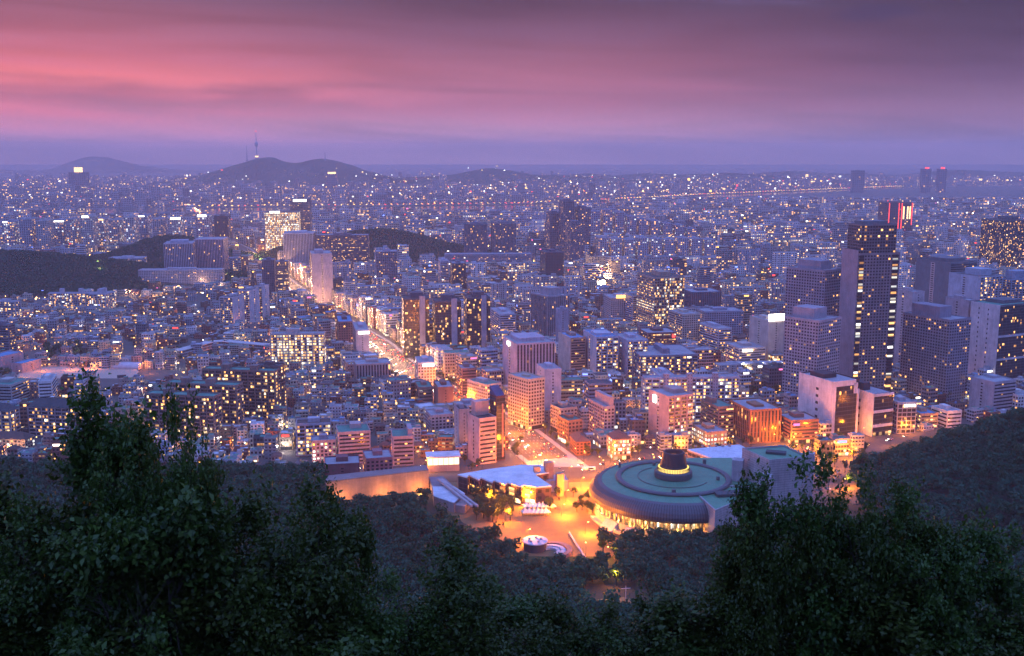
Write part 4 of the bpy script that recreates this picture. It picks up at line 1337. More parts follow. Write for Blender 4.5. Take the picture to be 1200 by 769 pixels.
MB().add([(*p, 25.2) for p in wing] + [(*p, 25.2) for p in inn] + [(*p, 24.2) for p in inn], [(k, (k + 1) % n_, n_ + (k + 1) % n_, n_ + k) for k in range(n_)] + [(n_ + k, n_ + (k + 1) % n_, 2 * n_ + (k + 1) % n_, 2 * n_ + k) for k in range(n_)], (.34, .32, .34)).build('wing_coping', None, op)
MB().add([(*p, 24.3) for p in inn], [tuple(range(n_))]).build('wing_roof', M['copper'], op)
MB().at(*loc((141, 656)), 0, R(10)).box(-9, 9, -4, 4, 24.4, 26.2, (.06, .07, .08)).build('roof_hatch', None, op)
E = [(157.5, 695), (169, 666), (197, 674), (188.5, 702)]
stg = [loc(p) for p in E]
sm = MB().prism(stg, -2, 45, STONE, top=False).build('stage_tower', None, op)
b = MB()
for z_ in np.arange(8, 45, 1.6):
    for p, q in ((stg[0], stg[1]), (stg[1], stg[2])):
        L = math.hypot(q[0] - p[0], q[1] - p[1])
        nx_, ny_ = (q[1] - p[1]) / L * .08, -(q[0] - p[0]) / L * .08
        b.add([(p[0] + nx_, p[1] + ny_, z_), (q[0] + nx_, q[1] + ny_, z_), (q[0] + nx_, q[1] + ny_, z_ + .2), (p[0] + nx_, p[1] + ny_, z_ + .2)], [(0, 1, 2, 3)], (.24, .21, .23))
b.build('wall_joints', None, sm)
cxs, cys = [sum(p[i] for p in stg) / 4 for i in (0, 1)]
inn = [(cxs + (x - cxs) * .95, cys + (y - cys) * .95) for x, y in stg]
MB().add([(*p, 45.0) for p in stg] + [(*p, 45.0) for p in inn] + [(*p, 43.8) for p in inn], [(k, (k + 1) % 4, 4 + (k + 1) % 4, 4 + k) for k in range(4)] + [(4 + k, 4 + (k + 1) % 4, 8 + (k + 1) % 4, 8 + k) for k in range(4)], (.30, .28, .30)).build('tower_coping', None, op)
MB().add([(*p, 44.0) for p in inn], [(0, 1, 2, 3)]).build('tower_roof', M['copper'], op)
MB().at(cxs, cys, 0, R(-20)).box(-6.5, 6.5, -3.0, 3.0, 44.1, 45.6, (.05, .06, .07)).build('roof_hatch', None, op)
for (x_, y_), s_, h_ in ((loc((153.5, 688)), 3.6, 39), (loc((166, 662.5)), 4.0, 36), (loc((199, 676)), 2.6, 47)):
    MB().at(x_, y_, 0, R(-22)).box(-s_, s_, -s_, s_, -2, h_, (.36, .33, .36)).build('service_shaft', None, op)
deck = [loc(p) for p in ((132, 640), (152, 652), (168, 664), (182, 700), (160, 742), (120, 742))]
MB().prism(deck, 0, 24.0, (.34, .31, .32), top=False).build('deck_wall', None, op)
MB().add([(*p, 24.02) for p in deck], [tuple(range(len(deck)))]).build('deck_roof', M['copper'], op)

# low white-roofed hall behind the round theatre
h2 = empty('rehearsal_hall', (165, 805, 36), 0, 'low hall with a broad snow-white flat roof behind the round theatre', 'hall')
pl = ccw([(x - 165, y - 805) for x, y in [G(806, 528, 58), G(866, 522.5, 58), G(873, 526, 58), G(876, 545, 58), G(856, 543, 58), G(836, 539, 58)]])
MB().prism(pl, -2, 21.9, (.28, .2, .17), (.35, .9, .5, .4), top=False, bay=5, flr=5).build('wall', None, h2)
MB().prism([(x * 1.02, y * 1.02) for x, y in pl], 21.9, 23, (.60, .60, .66)).build('roof', None, h2)
for k in range(6):
    x_, y_ = G(815 + k * 8, 524.2 - k * .2, 59)
    MB().at(x_ - 165, y_ - 805, 0).box(-1, 1, -.8, .8, 23, 24.4, (.2, .2, .22)).build('roof_vent', None, h2)

# saw-toothed art hall left of the plaza
zR = 64.0
hx, hy = G(590, 560, zR)
art = empty('art_hall', (hx, hy, 50), 0, 'art hall with a white roof stepping along a saw-toothed dark brick front', 'gallery')
zig = [(537, 556), (548, 559), (550, 556.5), (562, 562), (564, 559.5), (577, 565), (579, 562.5), (592, 567.5), (595, 565.5), (611, 570), (614, 568), (628, 570.5), (646, 569)]
back = [(626, 556), (643, 553.5), (634, 545), (610, 545), (572, 550)]
P = [(x - hx, y - hy) for x, y in (G(px, py, zR) for px, py in zig + back)]
P = ccw(P)
MB().prism(P, -2, zR - 50 - 1.0, (.13, .07, .055), (.10, .5, .5, .2), top=False, bay=5, flr=4.5).build('brick_wall', None, art)
cx_ = sum(p[0] for p in P) / len(P)
cy_ = sum(p[1] for p in P) / len(P)
MB().prism([(cx_ + (x - cx_) * 1.015, cy_ + (y - cy_) * 1.015) for x, y in P], zR - 51.0, zR - 50, (.66, .66, .70)).build('roof', None, art)
zz = [(x - hx, y - hy) for x, y in (G(px, py, zR) for px, py in zig)]
for k in range(0, len(zz) - 1, 2):
    (x0, y0), (x1, y1) = zz[k], zz[k + 1]
    L = math.hypot(x1 - x0, y1 - y0)
    fc = ((x0, y0), ((x1 - x0) / L, (y1 - y0) / L), ((y1 - y0) / L, -(x1 - x0) / L), L)
    b = MB()
    strip(b, fc, .8, L - .6, 1, 11.5, 2, 3, (.35 if k < 8 else .85, .9, .85, nseed()), off=.12)
    b.build('front_window', None, art)
    b = MB()
    slab(b, fc, -.4, .5, 0, 12.6, .7, (.34, .2, .14))
    b.build('front_pier', None, art)
for px, py, s_, h_ in ((629, 550, 2.2, 4), (643, 549, 3.0, 7), (656, 556, 2.6, 3)):
    x_, y_ = G(px, py + 3, zR)
    MB().at(x_ - hx, y_ - hy, 0, R(12)).box(-s_, s_, -s_, s_, 0, zR - 50 + h_, (.42, .26, .18)).build('stair_tower', None, art)
MB().at(*[q - o for q, o in zip(G(650, 561, 58), (hx, hy))], 0, R(8)).box(-7, 9, -6, 8, 0, 8.5, (.40, .36, .40)).build('annex', None, art)

# the long wall building and low music halls on the left of the complex
wl = empty('concert_hall', (-95, 727, 50), 0, 'long plain hall whose blank end wall glows orange above the trees', 'concert hall')
q = [(-131, 713), (-61, 741), (-64, 752), (-134, 726)]
q = [(x + 95, y - 727) for x, y in q]
MB().prism(q, -6, 14.6, (.46, .26, .17), top=False).build('wall', None, wl)
MB().prism(q, 14.6, 15.4, (.24, .17, .17)).build('roof', None, wl)
lw = empty('music_hall', (-52, 690, 50), 0, 'low music hall with stepped white roofs and a long diagonal roof beam', 'hall')
for pts, z_, tn in (([(507, 571), (531, 570), (545, 579), (532, 590), (508, 582)], 57, (.56, .57, .62)), ([(531, 580), (552, 586), (545, 594), (533, 592)], 55, (.48, .40, .42)), ([(503, 560), (519, 559), (530, 569), (506, 571)], 56, (.22, .2, .24))):
    p_ = ccw([(x + 52, y - 690) for x, y in (G(a, c, z_) for a, c in pts)])
    MB().prism(p_, -4, z_ - 50 - .01, (.30, .24, .24), top=False).build('wall', None, lw)
    MB().prism(p_, z_ - 50, z_ - 49.5, tn).build('roof', None, lw)
for o_ in (0, 3.2):
    (x0, y0), (x1, y1) = G(514 + o_, 561, 60), G(553 + o_ * 2, 592, 60)
    b = MB()
    L = math.hypot(x1 - x0, y1 - y0)
    b.at(x0 + 52, y0 - 690, 0, math.atan2(y1 - y0, x1 - x0)).box(0, L, -.9, .9, 8.6, 10, (.42, .34, .36))
    b.build('roof_beam', None, lw)
for k in range(7):
    px = 512 + k * 1.5
    x_, y_ = G(540 + k * 2.2, 600 + k * 1.6, 50)
cn = empty('entrance_canopy', (*G(519, 546, 40), 44), R(8), 'white canopy hall glaring with light beside the road, left of the art hall', 'canopy')
MB().box(-14, 14, -8, 8, 5, 6.2, (.66, .60, .62)).build('roof', None, cn)
MB().box(-13, 13, -7, 7, -9, 4.9, (.4, .3, .25)).build('wall', None, cn)
for k in range(6):
    b = MB()
    strip(b, ((-13, -7), (1, 0), (0, -1), 26), .3 + k * 4.3, 4.2 + k * 4.3, -1, 4.7, 1, 1, None, off=.15)
    b.build('lit_window', M['glow_shop'], cn)

# round pavilion, curved terraces, railing
rx, ry = G(627, 633, 56)
rp = empty('round_pavilion', (rx, ry, 50), 0, 'small dark round pavilion with a white disc roof below the plaza', 'pavilion')
MB().cyl(0, 0, -6, 5.3, 7.2, n=48, tint=(.07, .06, .07)).build('wall', None, rp)
MB().cyl(0, 0, 5.3, 6, 8.0, n=48, tint=(.55, .53, .60)).build('roof', None, rp)
for a_ in (20, 80, 150, 230, 300):
    MB().cyl(4 * math.cos(R(a_)), 4 * math.sin(R(a_)), 6, 6.8, .8, n=8, tint=(.3, .3, .34)).build('roof_vent', None, rp)
tx, ty = G(645, 644, 52)
tr = empty('water_terrace', (tx, ty, zt(tx, ty) + 1.0), 0, 'pale curved terrace rings curling around the small round pavilion', 'terrace')
for r0, r1, z_, a0, a1, tn in ((4, 6.2, .5, -60, 150, (.50, .50, .56)), (6.9, 9.5, .9, -70, 140, (.50, .50, .56)), (10.2, 13.5, 1.6, -60, 130, (.22, .14, .15))):
    MB().lathe([(r0, -3), (r0, z_), (r1, z_), (r1, -3)], 40, R(a0), R(a1), tn).build('terrace_ring', None, tr)
sheet('lawn', [G(640, 626, 51.5), G(668, 623, 51.5), G(690, 650, 54), G(676, 668, 55), G(645, 662, 54), G(634, 640, 52)], 55.9, M['lawn']) if False else None
(x0, y0), (x1, y1) = G(667, 622, 52), G(689, 651, 55)
L = math.hypot(x1 - x0, y1 - y0)
rw = empty('garden_wall', (x0, y0, zt(x0, y0)), math.atan2(y1 - y0, x1 - x0), 'straight white garden wall with railing running down from the plaza', 'wall')
b = MB()
dz_ = zt(x1, y1) - zt(x0, y0)
b.add([(0, -.4, -1), (L, -.4, dz_ - 1), (L, .4, dz_ - 1), (0, .4, -1), (0, -.4, 1.1), (L, -.4, dz_ + 1.1), (L, .4, dz_ + 1.1), (0, .4, 1.1)], [(0, 1, 5, 4), (2, 3, 7, 6), (4, 5, 6, 7), (1, 2, 6, 5), (3, 0, 4, 7)], (.55, .48, .50))
b.build('wall', None, rw)
b = MB()
for k in range(int(L / 2)):
    u = k * 2 + .5
    b.tube([(u, 0, 1.1 + dz_ * u / L), (u, 0, 2.1 + dz_ * u / L)], .05, 4, (.6, .55, .58))
b.tube([(0, 0, 2.1), (L, 0, 2.1 + dz_)], .07, 4, (.6, .55, .58))
b.build('railing', None, rw)

# white market tents on the plaza
tents = None
for k in range(13):
    row = k // 7
    px, py = 617 + (k % 7) * 4.9 - row * 1.5, 591.5 + row * 7
    x_, y_ = G(px, py + 5, 50)
    if tents is None:
        tents = empty('market_tent', (x_, y_, 50), R(20))
        cnp = MB()
        r_ = 2.6
        prof = [(r_, 2.5), (r_ * .55, 3.3), (r_ * .22, 4.4), (.03, 5.4)]
        vs = [(s * sx, s * sy, z_) for s, z_ in prof for sx, sy in ((-1, -1), (1, -1), (1, 1), (-1, 1))]
        cnp.add(vs, [(4 * j + i, 4 * j + (i + 1) % 4, 4 * j + 4 + (i + 1) % 4, 4 * j + 4 + i) for j in range(3) for i in range(4)], (.75, .72, .68))
        for i in range(4):
            sx, sy = ((-1, -1), (1, -1), (1, 1), (-1, 1))[i]
            ex, ey = ((-1, -1), (1, -1), (1, 1), (-1, 1))[(i + 1) % 4]
            cnp.add([(r_ * sx, r_ * sy, 2.05), (r_ * ex, r_ * ey, 2.05), (r_ * ex, r_ * ey, 2.52), (r_ * sx, r_ * sy, 2.52)], [(0, 1, 2, 3)], (.75, .72, .68))
        cnp.build('canopy', None, tents)
        for sx, sy in ((-1, -1), (1, -1), (1, 1), (-1, 1)):
            MB().tube([(sx * 2.5, sy * 2.5, 0), (sx * 2.5, sy * 2.5, 2.5)], .07, 5, (.4, .4, .4)).build('pole', None, tents)
        MB().box(-1.8, 1.8, -.6, .6, 0, 1.0, (.45, .33, .2)).build('counter', None, tents)
        MB().cyl(0, 0, 2.55, 3.0, .45, n=8).build('lantern', M['glow_white'], tents)
        tt = tents
    else:
        tt = copy_tree(tents, (x_, y_, 50), R(20))
    rowt = ('row nearer the art hall', 'row nearer the lamp-lit square')[row]
    tag(tt, f'white pointed market tent, {ORD2[k % 7]} from the left in the {rowt}', 'tent', 'white market tents on the plaza')

# the curved school stand, arched store and sports ground
gx0 = [G(px, py, 23) for px, py in ((12, 452), (30, 435), (70, 431.5), (120, 431), (158, 433), (163, 440), (150, 452), (110, 458), (60, 459), (25, 458))]
sheet('sports_ground', gx0, 27.3, M['sand'])
st = [(212, 413), (250, 402.5), (262, 402), (300, 405.5), (345, 410)]
PTS = [G(px, py, 34) for px, py in st]
sd = empty('school_wing', (*PTS[2], 24), 0, 'long low school wing bent in a shallow arch with pale roof bands', 'school')
for k, (p, q2) in enumerate(zip(PTS, PTS[1:])):
    L = math.hypot(q2[0] - p[0], q2[1] - p[1])
    for nm, z0, z1, yy0, yy1, tn in (('roof', 11.5, 12.4, -1.5, 13, (.48, .44, .45)), ('wall', -3, 11.5, 0, 12, (.16, .15, .19)), ('gallery_slab', 7.6, 8.4, -1.4, 0, (.46, .42, .44)), ('gallery_slab', 3.8, 4.6, -1.4, 0, (.46, .42, .44))):
        b = MB().at(p[0] - PTS[2][0], p[1] - PTS[2][1], 0, math.atan2(q2[1] - p[1], q2[0] - p[0]))
        b.box(0.01 * k, L, yy0, yy1, z0, z1, tn, (.12, .6, .5, nseed()) if nm == 'wall' else None, bottom=True)
        b.build(nm, None, sd)
ax, ay = G(150, 434, 24)
ah = empty('arched_store', (ax, ay, 26), R(-6), 'long grey store with a barrel roof beside the sports ground', 'store')
b = MB()
vs, fs = [], []
for k in range(13):
    a = math.pi * k / 12
    for x_ in (-18, 18):
        vs.append((x_, -8 * math.cos(a), 3 + 5.5 * math.sin(a)))
fs = [(2 * k, 2 * k + 1, 2 * k + 3, 2 * k + 2) for k in range(12)] + [tuple(range(0, 26, 2)), tuple(range(25, 0, -2))]
b.add(vs, fs, (.46, .45, .52))
b.build('roof', None, ah)
MB().box(-17.9, 17.9, -7.9, 7.9, -2, 3.2, (.4, .36, .4), top=False).build('wall', None, ah)
gs = empty('scoreboard', (*G(143, 448, 26), 27.3), R(20), 'dark scoreboard on two legs at the far rim of the sports ground', 'scoreboard')
MB().box(-5, 5, -.4, .4, 4, 7.5, (.05, .05, .07)).build('board', None, gs)
for s_ in (-3, 3):
    MB().box(s_ - .25, s_ + .25, -.25, .25, -1, 4, (.06, .06, .08)).build('leg', None, gs)

# tower on the mast mountain, masts
ty_ = 9190
def peak(name, px, label, pt, pb, build):
    x_ = Xat(px, ty_, 250)
    e = empty(name, (x_, ty_, Zat(ty_, pb) - 6), 0, label, 'tower')
    build(e, Zat(ty_, pt) - Zat(ty_, pb) + 6)
def b_tower(e, H_):
    MB().lathe([(16, 0), (14, 14), (7, 18)], 16, tint=(.4, .38, .42)).build('base', None, e)
    MB().lathe([(6.5, 17), (5, H_ * .50)], 14, tint=(.42, .4, .46)).build('shaft', None, e)
    MB().lathe([(5, H_ * .44), (15, H_ * .49), (15, H_ * .58), (7, H_ * .62)], 16, tint=(.36, .34, .4)).build('pod', None, e)
    MB().lathe([(5, H_ * .6), (3.5, H_ * .8), (2.5, H_ * .98), (.2, H_)], 8, tint=(.4, .34, .4)).build('antenna', None, e)
    MB().cyl(0, 0, H_ - 4, H_ + 5, 6, n=8).build('beacon', M['glow_red'], e)
    MB().cyl(0, 0, 14, 26, 15, n=12).build('base_light', M['glow_warm'], e)
peak('observation_tower', 301, 'slender observation tower with a pod and red-tipped mast on the far mountain', 154, 185.5, b_tower)
def b_mast(e, H_):
    MB().lathe([(6, 0), (2.5, H_ * .6), (1.5, H_)], 6, tint=(.3, .26, .32)).build('mast', None, e)
    MB().box(-9, 9, -5, 5, 0, 12, (.3, .28, .32)).build('hut', None, e)
peak('radio_mast', 289.5, 'thin radio mast just left of the observation tower', 170, 188, b_mast)
peak('radio_mast', 381, 'short radio mast on the second summit of the far mountain', 178, 188, b_mast)

# ------------------------------------------------------------------ bridge over the river
bx0, by0, bx1, by1 = -1325, 4560, -1745, 5660
br = empty('river_bridge', (bx0, by0, 12), math.atan2(by1 - by0, bx1 - bx0), 'long straight road bridge glittering with traffic across the river', 'bridge')
L = math.hypot(bx1 - bx0, by1 - by0)
MB().box(-60, L, -14, 14, 12, 15, (.2, .19, .19), bottom=True).build('deck', None, br)
for k in range(16):
    MB().box(k * L / 15 - 3, k * L / 15 + 3, -11, 11, -6, 12, (.25, .24, .24)).build('pier', None, br)
b = MB()
for k in range(150):
    u, v = rng.uniform(-50, L), rng.choice((-10, -6, 6, 10))
    s_ = rng.uniform(1.5, 3.2)
    b.at(u, v, 15).box(-s_, s_, -s_, s_, 0, s_ * 1.4, (1, 1, 1), mi=0 if rng.random() < .6 else (1 if v > 0 else 2))
ol = b.build('traffic_lights', [M['glow_warm'], M['glow_red'], M['glow_white']], br)
ol['kind'] = 'stuff'

# ------------------------------------------------------------------ street lamps and their light
LAMP = {}
PW = 2.2


def point(x, y, z, power_, col=(1, .50, .16), r=.5, parent=None):
    l = bpy.data.lights.new('lamp_light', 'POINT')
    l.energy, l.color, l.shadow_soft_size = power_ * PW, col, r
    o = bpy.data.objects.new('lamp_light', l)
    COL.objects.link(o)
    if parent:
        o.parent = parent
        o.location = (x, y, z)
    else:
        o.location = (x, y, z)
    return o


SODIUM, WARM, WHITE = (1, .255, .010), (1, .60, .28), (1, .88, .74)


def lamp(x, y, hgt, power, col, label, group, rz=0., double=False, r=.5, z=None, head='lampglow', name='street_lamp'):
    key = (hgt, double, head)
    z = zt(x, y) if z is None else z
    if key not in LAMP:
        e = empty(name, (x, y, z), rz, label, 'street lamp', group)
        MB().tube([(0, 0, -1), (0, 0, hgt)], [.14, .08], 6, (.12, .12, .12)).build('pole', M['darkmetal'], e)
        for s in ((-1, 1) if double else (1,)):
            b = MB().tube([(0, 0, hgt - .3), (s * 1.0, 0, hgt + .25), (s * 1.9, 0, hgt + .3)], .06, 5)
            b.build('arm', M['darkmetal'], e)
            MB().at(s * 1.9, 0, 0).cyl(0, 0, hgt + .12, hgt + .38, .42, .2, 8).build('lamp_head', M[head], e)
        LAMP[key] = e
    else:
        e = copy_tree(LAMP[key], (x, y, z), rz, label=label, group=group)
    point(x + 1.9 * math.cos(rz), y + 1.9 * math.sin(rz), z + hgt - .6, power, col, r)
    return e


plaza_px = [(553, 563, 'left end of the art hall front'), (570.5, 579, 'trees before the art hall, toward its left end'), (612.7, 579.7, 'trees before the art hall, toward its right end'), (592.5, 597.7, 'path edge left of the market tents'),
            (617.5, 620.6, 'near edge of the square by the round pavilion'), (658, 591.5, 'middle of the square right of the tents'), (663, 575, 'far side of the square right of the tents'),
            (686, 612, 'foot of the theatre terrace'), (667, 547, 'roadside behind the art hall'), (681, 560, 'forecourt gate beside the theatre rim'), (718, 544, 'roadside behind the theatre rim'), (683, 549, 'roadside between two brighter lamps behind the gate')]
for px, py, wh in plaza_px:
    x, y = G(px, py, 58.5)
    lamp(x, y, 8.5, 34000 if py > 556 else 20000, SODIUM, f'orange globe lamp at the {wh}', 'plaza lamps', double=False, r=.75, z=50 if y < 790 else zt(x, y), name='plaza_lamp')
for px, py, wh in ((686.5, 641, 'trees at the lower end of the garden wall'), (829, 620, 'corner of the theatre wing'), (722, 677, 'lane in the wooded slope'), (949, 523, 'parking yard, farther of two behind the stage tower'), (948, 531.7, 'parking yard, nearer of two behind the stage tower'), (991.5, 519.7, 'ridge trees, farther of two'), (993.7, 527, 'ridge trees, nearer of two'), (969, 539.5, 'middle of the parking yard'), (987, 563, 'near corner of the parking yard'), (716, 645, 'woods below the theatre'), (930, 512, 'red-brown sign block'), (700, 712, 'lower parking bay')):
    x, y, z = ground_at(px, py + 12)
    z = zt(x, y)
    lamp(x, y, 8.5, 24000 if y > 700 else 4500, SODIUM, f'orange lamp by the {wh}', 'orange lamps', r=.6, z=z, rz=rng.uniform(0, 6))
# gallery uplights under the theatre rim
for k in range(13):
    a = R(146 + k * 12)
    point(OX + 51.4 * math.cos(a), OY + 51.4 * math.sin(a), 56.0, 900, (1, .52, .08), .4)
    if k < 10:
        a = R(170 + k * 10)
        point(OX + 56.5 * math.cos(a), OY + 56.5 * math.sin(a), 51.6, 500, (1, .48, .06), .3)
for x, y, z, p_ in ((-66, 731, 52, 4200), (-90, 720, 52, 4200), (-118, 709, 52, 3600), (119, 640, 52, 2200), (121.0, 652, 52, 1200), (165, 655, 53, 900)):
    point(x, y, z, p_, (1, .42, .10), .4)


def along(pl, step, off, s0=0.):
    out = []
    s = s0
    for (x0, y0, _), (x1, y1, _) in zip(pl, pl[1:]):
        L = math.hypot(x1 - x0, y1 - y0)
        ux, uy = (x1 - x0) / L, (y1 - y0) / L
        while s < L:
            out.append((x0 + ux * s + uy * off, y0 + uy * s - ux * off, math.atan2(uy, ux)))
            s += step
        s -= L
    return out


n_l = 0
for off, sd_ in ((-20.5, 'left'), (20.5, 'right'), (0.01, 'added median row')):  # the middle row is added to light the lanes
    for k, (x, y, a) in enumerate(along(AVE[:9], 44, off, 26 if off != .01 else 48)):
        if y > 2950:
            break
        near_ = y < 1000
        lamp(x, y, 11.5, (3600 if off != .01 else 25000) * (1 if y < 1500 else .9) * (1.4 if near_ else 1), SODIUM if y < 1250 else (1, .50, .22), f'street lamp on the {sd_ + (" kerb" if off != .01 else "")} of the main avenue, {ORD2[k]} up from the junction', 'avenue lamps', rz=a + (-R(90) if off < 0 else R(90)), r=.5, double=off == .01)
for off, sd_ in ((-21, 'far'), (21, 'near')):
    for k, (x, y, a) in enumerate(along(CROSS, 46, off, 10)):
        lamp(x, y, 10, 9000, SODIUM, f'street lamp on the {sd_} kerb of the cross road, {ORD2[k]} from its left end', 'cross road lamps', rz=a + (-R(90) if off < 0 else R(90)), r=.5)
for k, (ox_, oy_) in enumerate(((-34, 20), (-26, -24), (28, -22), (40, 26), (74, 0), (110, 12))):  # masts added to brighten the open road surface of the junction
    lamp(AVE[0][0] + ox_, AVE[0][1] + oy_, 14, 22000, SODIUM, f'added tall lamp mast around the big junction, {ORD2[k]} going clockwise', 'added junction lamps', rz=math.atan2(-oy_, -ox_), r=.6)
for k, (px, py, pw, cc) in enumerate(((48, 428, 5e3, SODIUM), (82, 427, 5e3, SODIUM), (108, 426, 6e3, SODIUM), (25, 435, 4e3, SODIUM), (16, 443, 4e3, SODIUM), (168, 425, 4e3, SODIUM), (174, 430, 3e3, SODIUM), (163, 441, 2e3, SODIUM), (158, 449, 2e3, SODIUM))):
    x, y, z = ground_at(px, py + 8)
    lamp(x, y, 8.5, pw, cc, f'orange floodlight at the sports ground edge, {ORD2[k]} around it', 'sports ground lamps', r=.6, z=z, rz=k)
for k, (px, py) in enumerate(((118, 330), (116, 326), (148, 325), (152, 342), (158, 347), (132, 344), (147, 349), (163, 350), (187, 346), (203, 338), (209, 339), (231, 331), (235, 332), (255, 335), (265, 325), (275, 330), (297, 329), (187, 337), (202, 368), (257, 372), (190, 344), (180, 348))):
    x, y, z = ground_at(px, py + 4)
    lamp(x, y, 10, 7e3, (1, .55, .26), f'park lamp among the trees below the court offices, {ORD2[k]} of the string', 'court park lamps', r=.9, z=zt(x, y), rz=k)
# ------------------------------------------------------------------ the rest of the city
HW = [('white', (.52, .52, .56)), ('pale grey', (.40, .40, .44)), ('grey', (.28, .28, .32)), ('beige', (.42, .36, .30)), ('cream', (.48, .43, .36)), ('pinkish', (.40, .29, .28)),
      ('brown brick', (.19, .115, .09)), ('red brick', (.23, .09, .07)), ('dark grey', (.13, .13, .16)), ('bluish', (.28, .31, .40))]
RF = [('grey', 'grey'), ('dark', 'dark'), ('green', 'green'), ('white', 'white'), ('blue', 'blue'), ('brown', 'brown')]
NUM = ['zero', 'one', 'two', 'three', 'four', 'five', 'six', 'seven', 'eight', 'nine', 'ten', 'eleven', 'twelve', 'thirteen', 'fourteen', 'fifteen', 'sixteen', 'seventeen', 'eighteen', 'nineteen', 'twenty',
       'twenty-one', 'twenty-two', 'twenty-three', 'twenty-four', 'twenty-five', 'twenty-six']
ORD = ["", ""] + ORD2[1:]
KW = {'house': 'house', 'walk_up_flats': 'walk-up flats', 'shop_building': 'shop building', 'office_block': 'office block', 'apartment_block': 'apartment block'}
FH = {'house': 3.0, 'walk_up_flats': 3.0, 'shop_building': 3.7, 'office_block': 3.7, 'apartment_block': 2.9}
LITS = {'house': .13, 'walk_up_flats': .17, 'shop_building': .15, 'office_block': .13, 'apartment_block': .26}

HP = [(h[4], h[5], h[6]) for h in HEROES]
HP = [(x, y, r) for x, y, r in [(h[4], h[5], h[6]) for h in HEROES]]
HR = np.array([(h[0], h[1], h[2], h[3], h[5]) for h in HEROES], float)
occ = {}


def free(x, y, r):
    i, j = int(x // 40), int(y // 40)
    n = 1 + int(r // 40 + 1)
    for a in range(i - n, i + n + 1):
        for b in range(j - n, j + n + 1):
            for (X, Y, Q) in occ.get((a, b), ()):
                if (X - x) ** 2 + (Y - y) ** 2 < (Q + r) ** 2:
                    return False
    return True


def take(x, y, r):
    occ.setdefault((int(x // 40), int(y // 40)), []).append((x, y, r))


for x, y, r in HP:
    r = r * .85
    if r > 25:
        for a in np.linspace(0, 2 * math.pi, 7)[:-1]:
            take(x + r * .5 * math.cos(a), y + r * .4 * math.sin(a), r * .55)
    else:
        take(x, y, r)
for (px0, px1, py, rr) in ((30, 160, 444, 60), (866, 914, 441, 26), (870, 915, 470, 30), (1000, 1120, 474, 14)):
    for px in range(px0, px1 + 1, 12):
        x, y, z = ground_at(px, py)
        take(x, y, rr)
for k in range(13):
    x, y, z = ground_at(210 + k * 11, 408)
    take(x, y, 16)
xs_, ys_ = [q[0] for q in AVE], [q[1] for q in AVE]

cands = []   # (kind, x, y, rot, w, d, floors)


def allowed(x, y, r):
    if abs(x) > .52 * y + 60 or y < 872 and x > -150 or y < 803:
        return False
    if dist_poly(np.array([x]), np.array([y]), CROSS)[0] < 19 + r * .8 or dist_poly(np.array([x]), np.array([y]), AVE)[0] < AVE_W / 2 + 4 + r * .8:
        return False
    if hill_np(x, y) > .5:
        return False
    nb = np.interp(x, [p[0] for p in near], [p[1] for p in near])
    return y < nb - 60


def cap(x, y, z, w, h):
    """keep a filler building low enough that the landmarks behind it still show"""
    px, py = proj(x, y, z)
    hw = w * .5 / y * FPX
    m = (HR[:, 4] > y) & (HR[:, 0] < px + hw) & (HR[:, 1] > px - hw)
    lim = 231.0 + (0 if y > 2500 else 12)
    if m.any():
        lim = max(lim, float((HR[m, 2] + .72 * (HR[m, 3] - HR[m, 2])).max()))
    return min(h, Zat(y, lim) - z)


def put(kind, x, y, rot, w, d, fl):
    r = math.hypot(w, d) / 2 * .80
    if not allowed(x, y, r) or not free(x, y, r):
        return False
    z = zt(x, y)
    h = cap(x, y, z, max(w, d), fl * FH[kind])
    f2 = int(h // FH[kind])
    if f2 < 2:
        return False
    if kind in ('apartment_block', 'office_block') and f2 < 6:
        kind = 'walk_up_flats' if kind == 'apartment_block' else 'shop_building'
        f2 = min(f2, 6)
    take(x, y, r)
    cands.append((kind, x, y, z, rot, w, d, min(fl, f2)))
    return True


def rot_at(x, y):
    s = side_of(x, y, AVE)
    return R(-9 + 14 * math.sin(x * .003 + y * .002)) if s < 0 else R(19 + 10 * math.sin(x * .004 - y * .0015))


# big blocks first, then ever smaller ones between them
for y in np.concatenate([np.arange(900, 4900, 62), np.arange(4900, 8600, 120)]):
    for x in np.arange(-.53 * y, .53 * y, 70):
        X, Y = x + rng.uniform(-24, 24), y + rng.uniform(-22, 22)
        left_ = side_of(X, Y, AVE) < 0
        far_ = Y > (2250 if left_ else 1500)
        u = rng.random()
        if far_ and u < (.62 if Y > 2400 else .34):
            if rng.random() < .62:
                put('apartment_block', X, Y, rot_at(X, Y), rng.uniform(26, 56), rng.uniform(11, 15), rng.choice((10, 12, 14, 15, 15, 18, 20, 22)))
            else:
                put('office_block', X, Y, rot_at(X, Y), rng.uniform(20, 34), rng.uniform(16, 26), rng.choice((7, 8, 10, 11, 12, 14)))
        elif not far_ and not left_ and u < .35:
            put('office_block' if rng.random() < .6 else 'apartment_block', X, Y, rot_at(X, Y), rng.uniform(18, 30), rng.uniform(14, 20), rng.choice((7, 8, 9, 10, 11)))
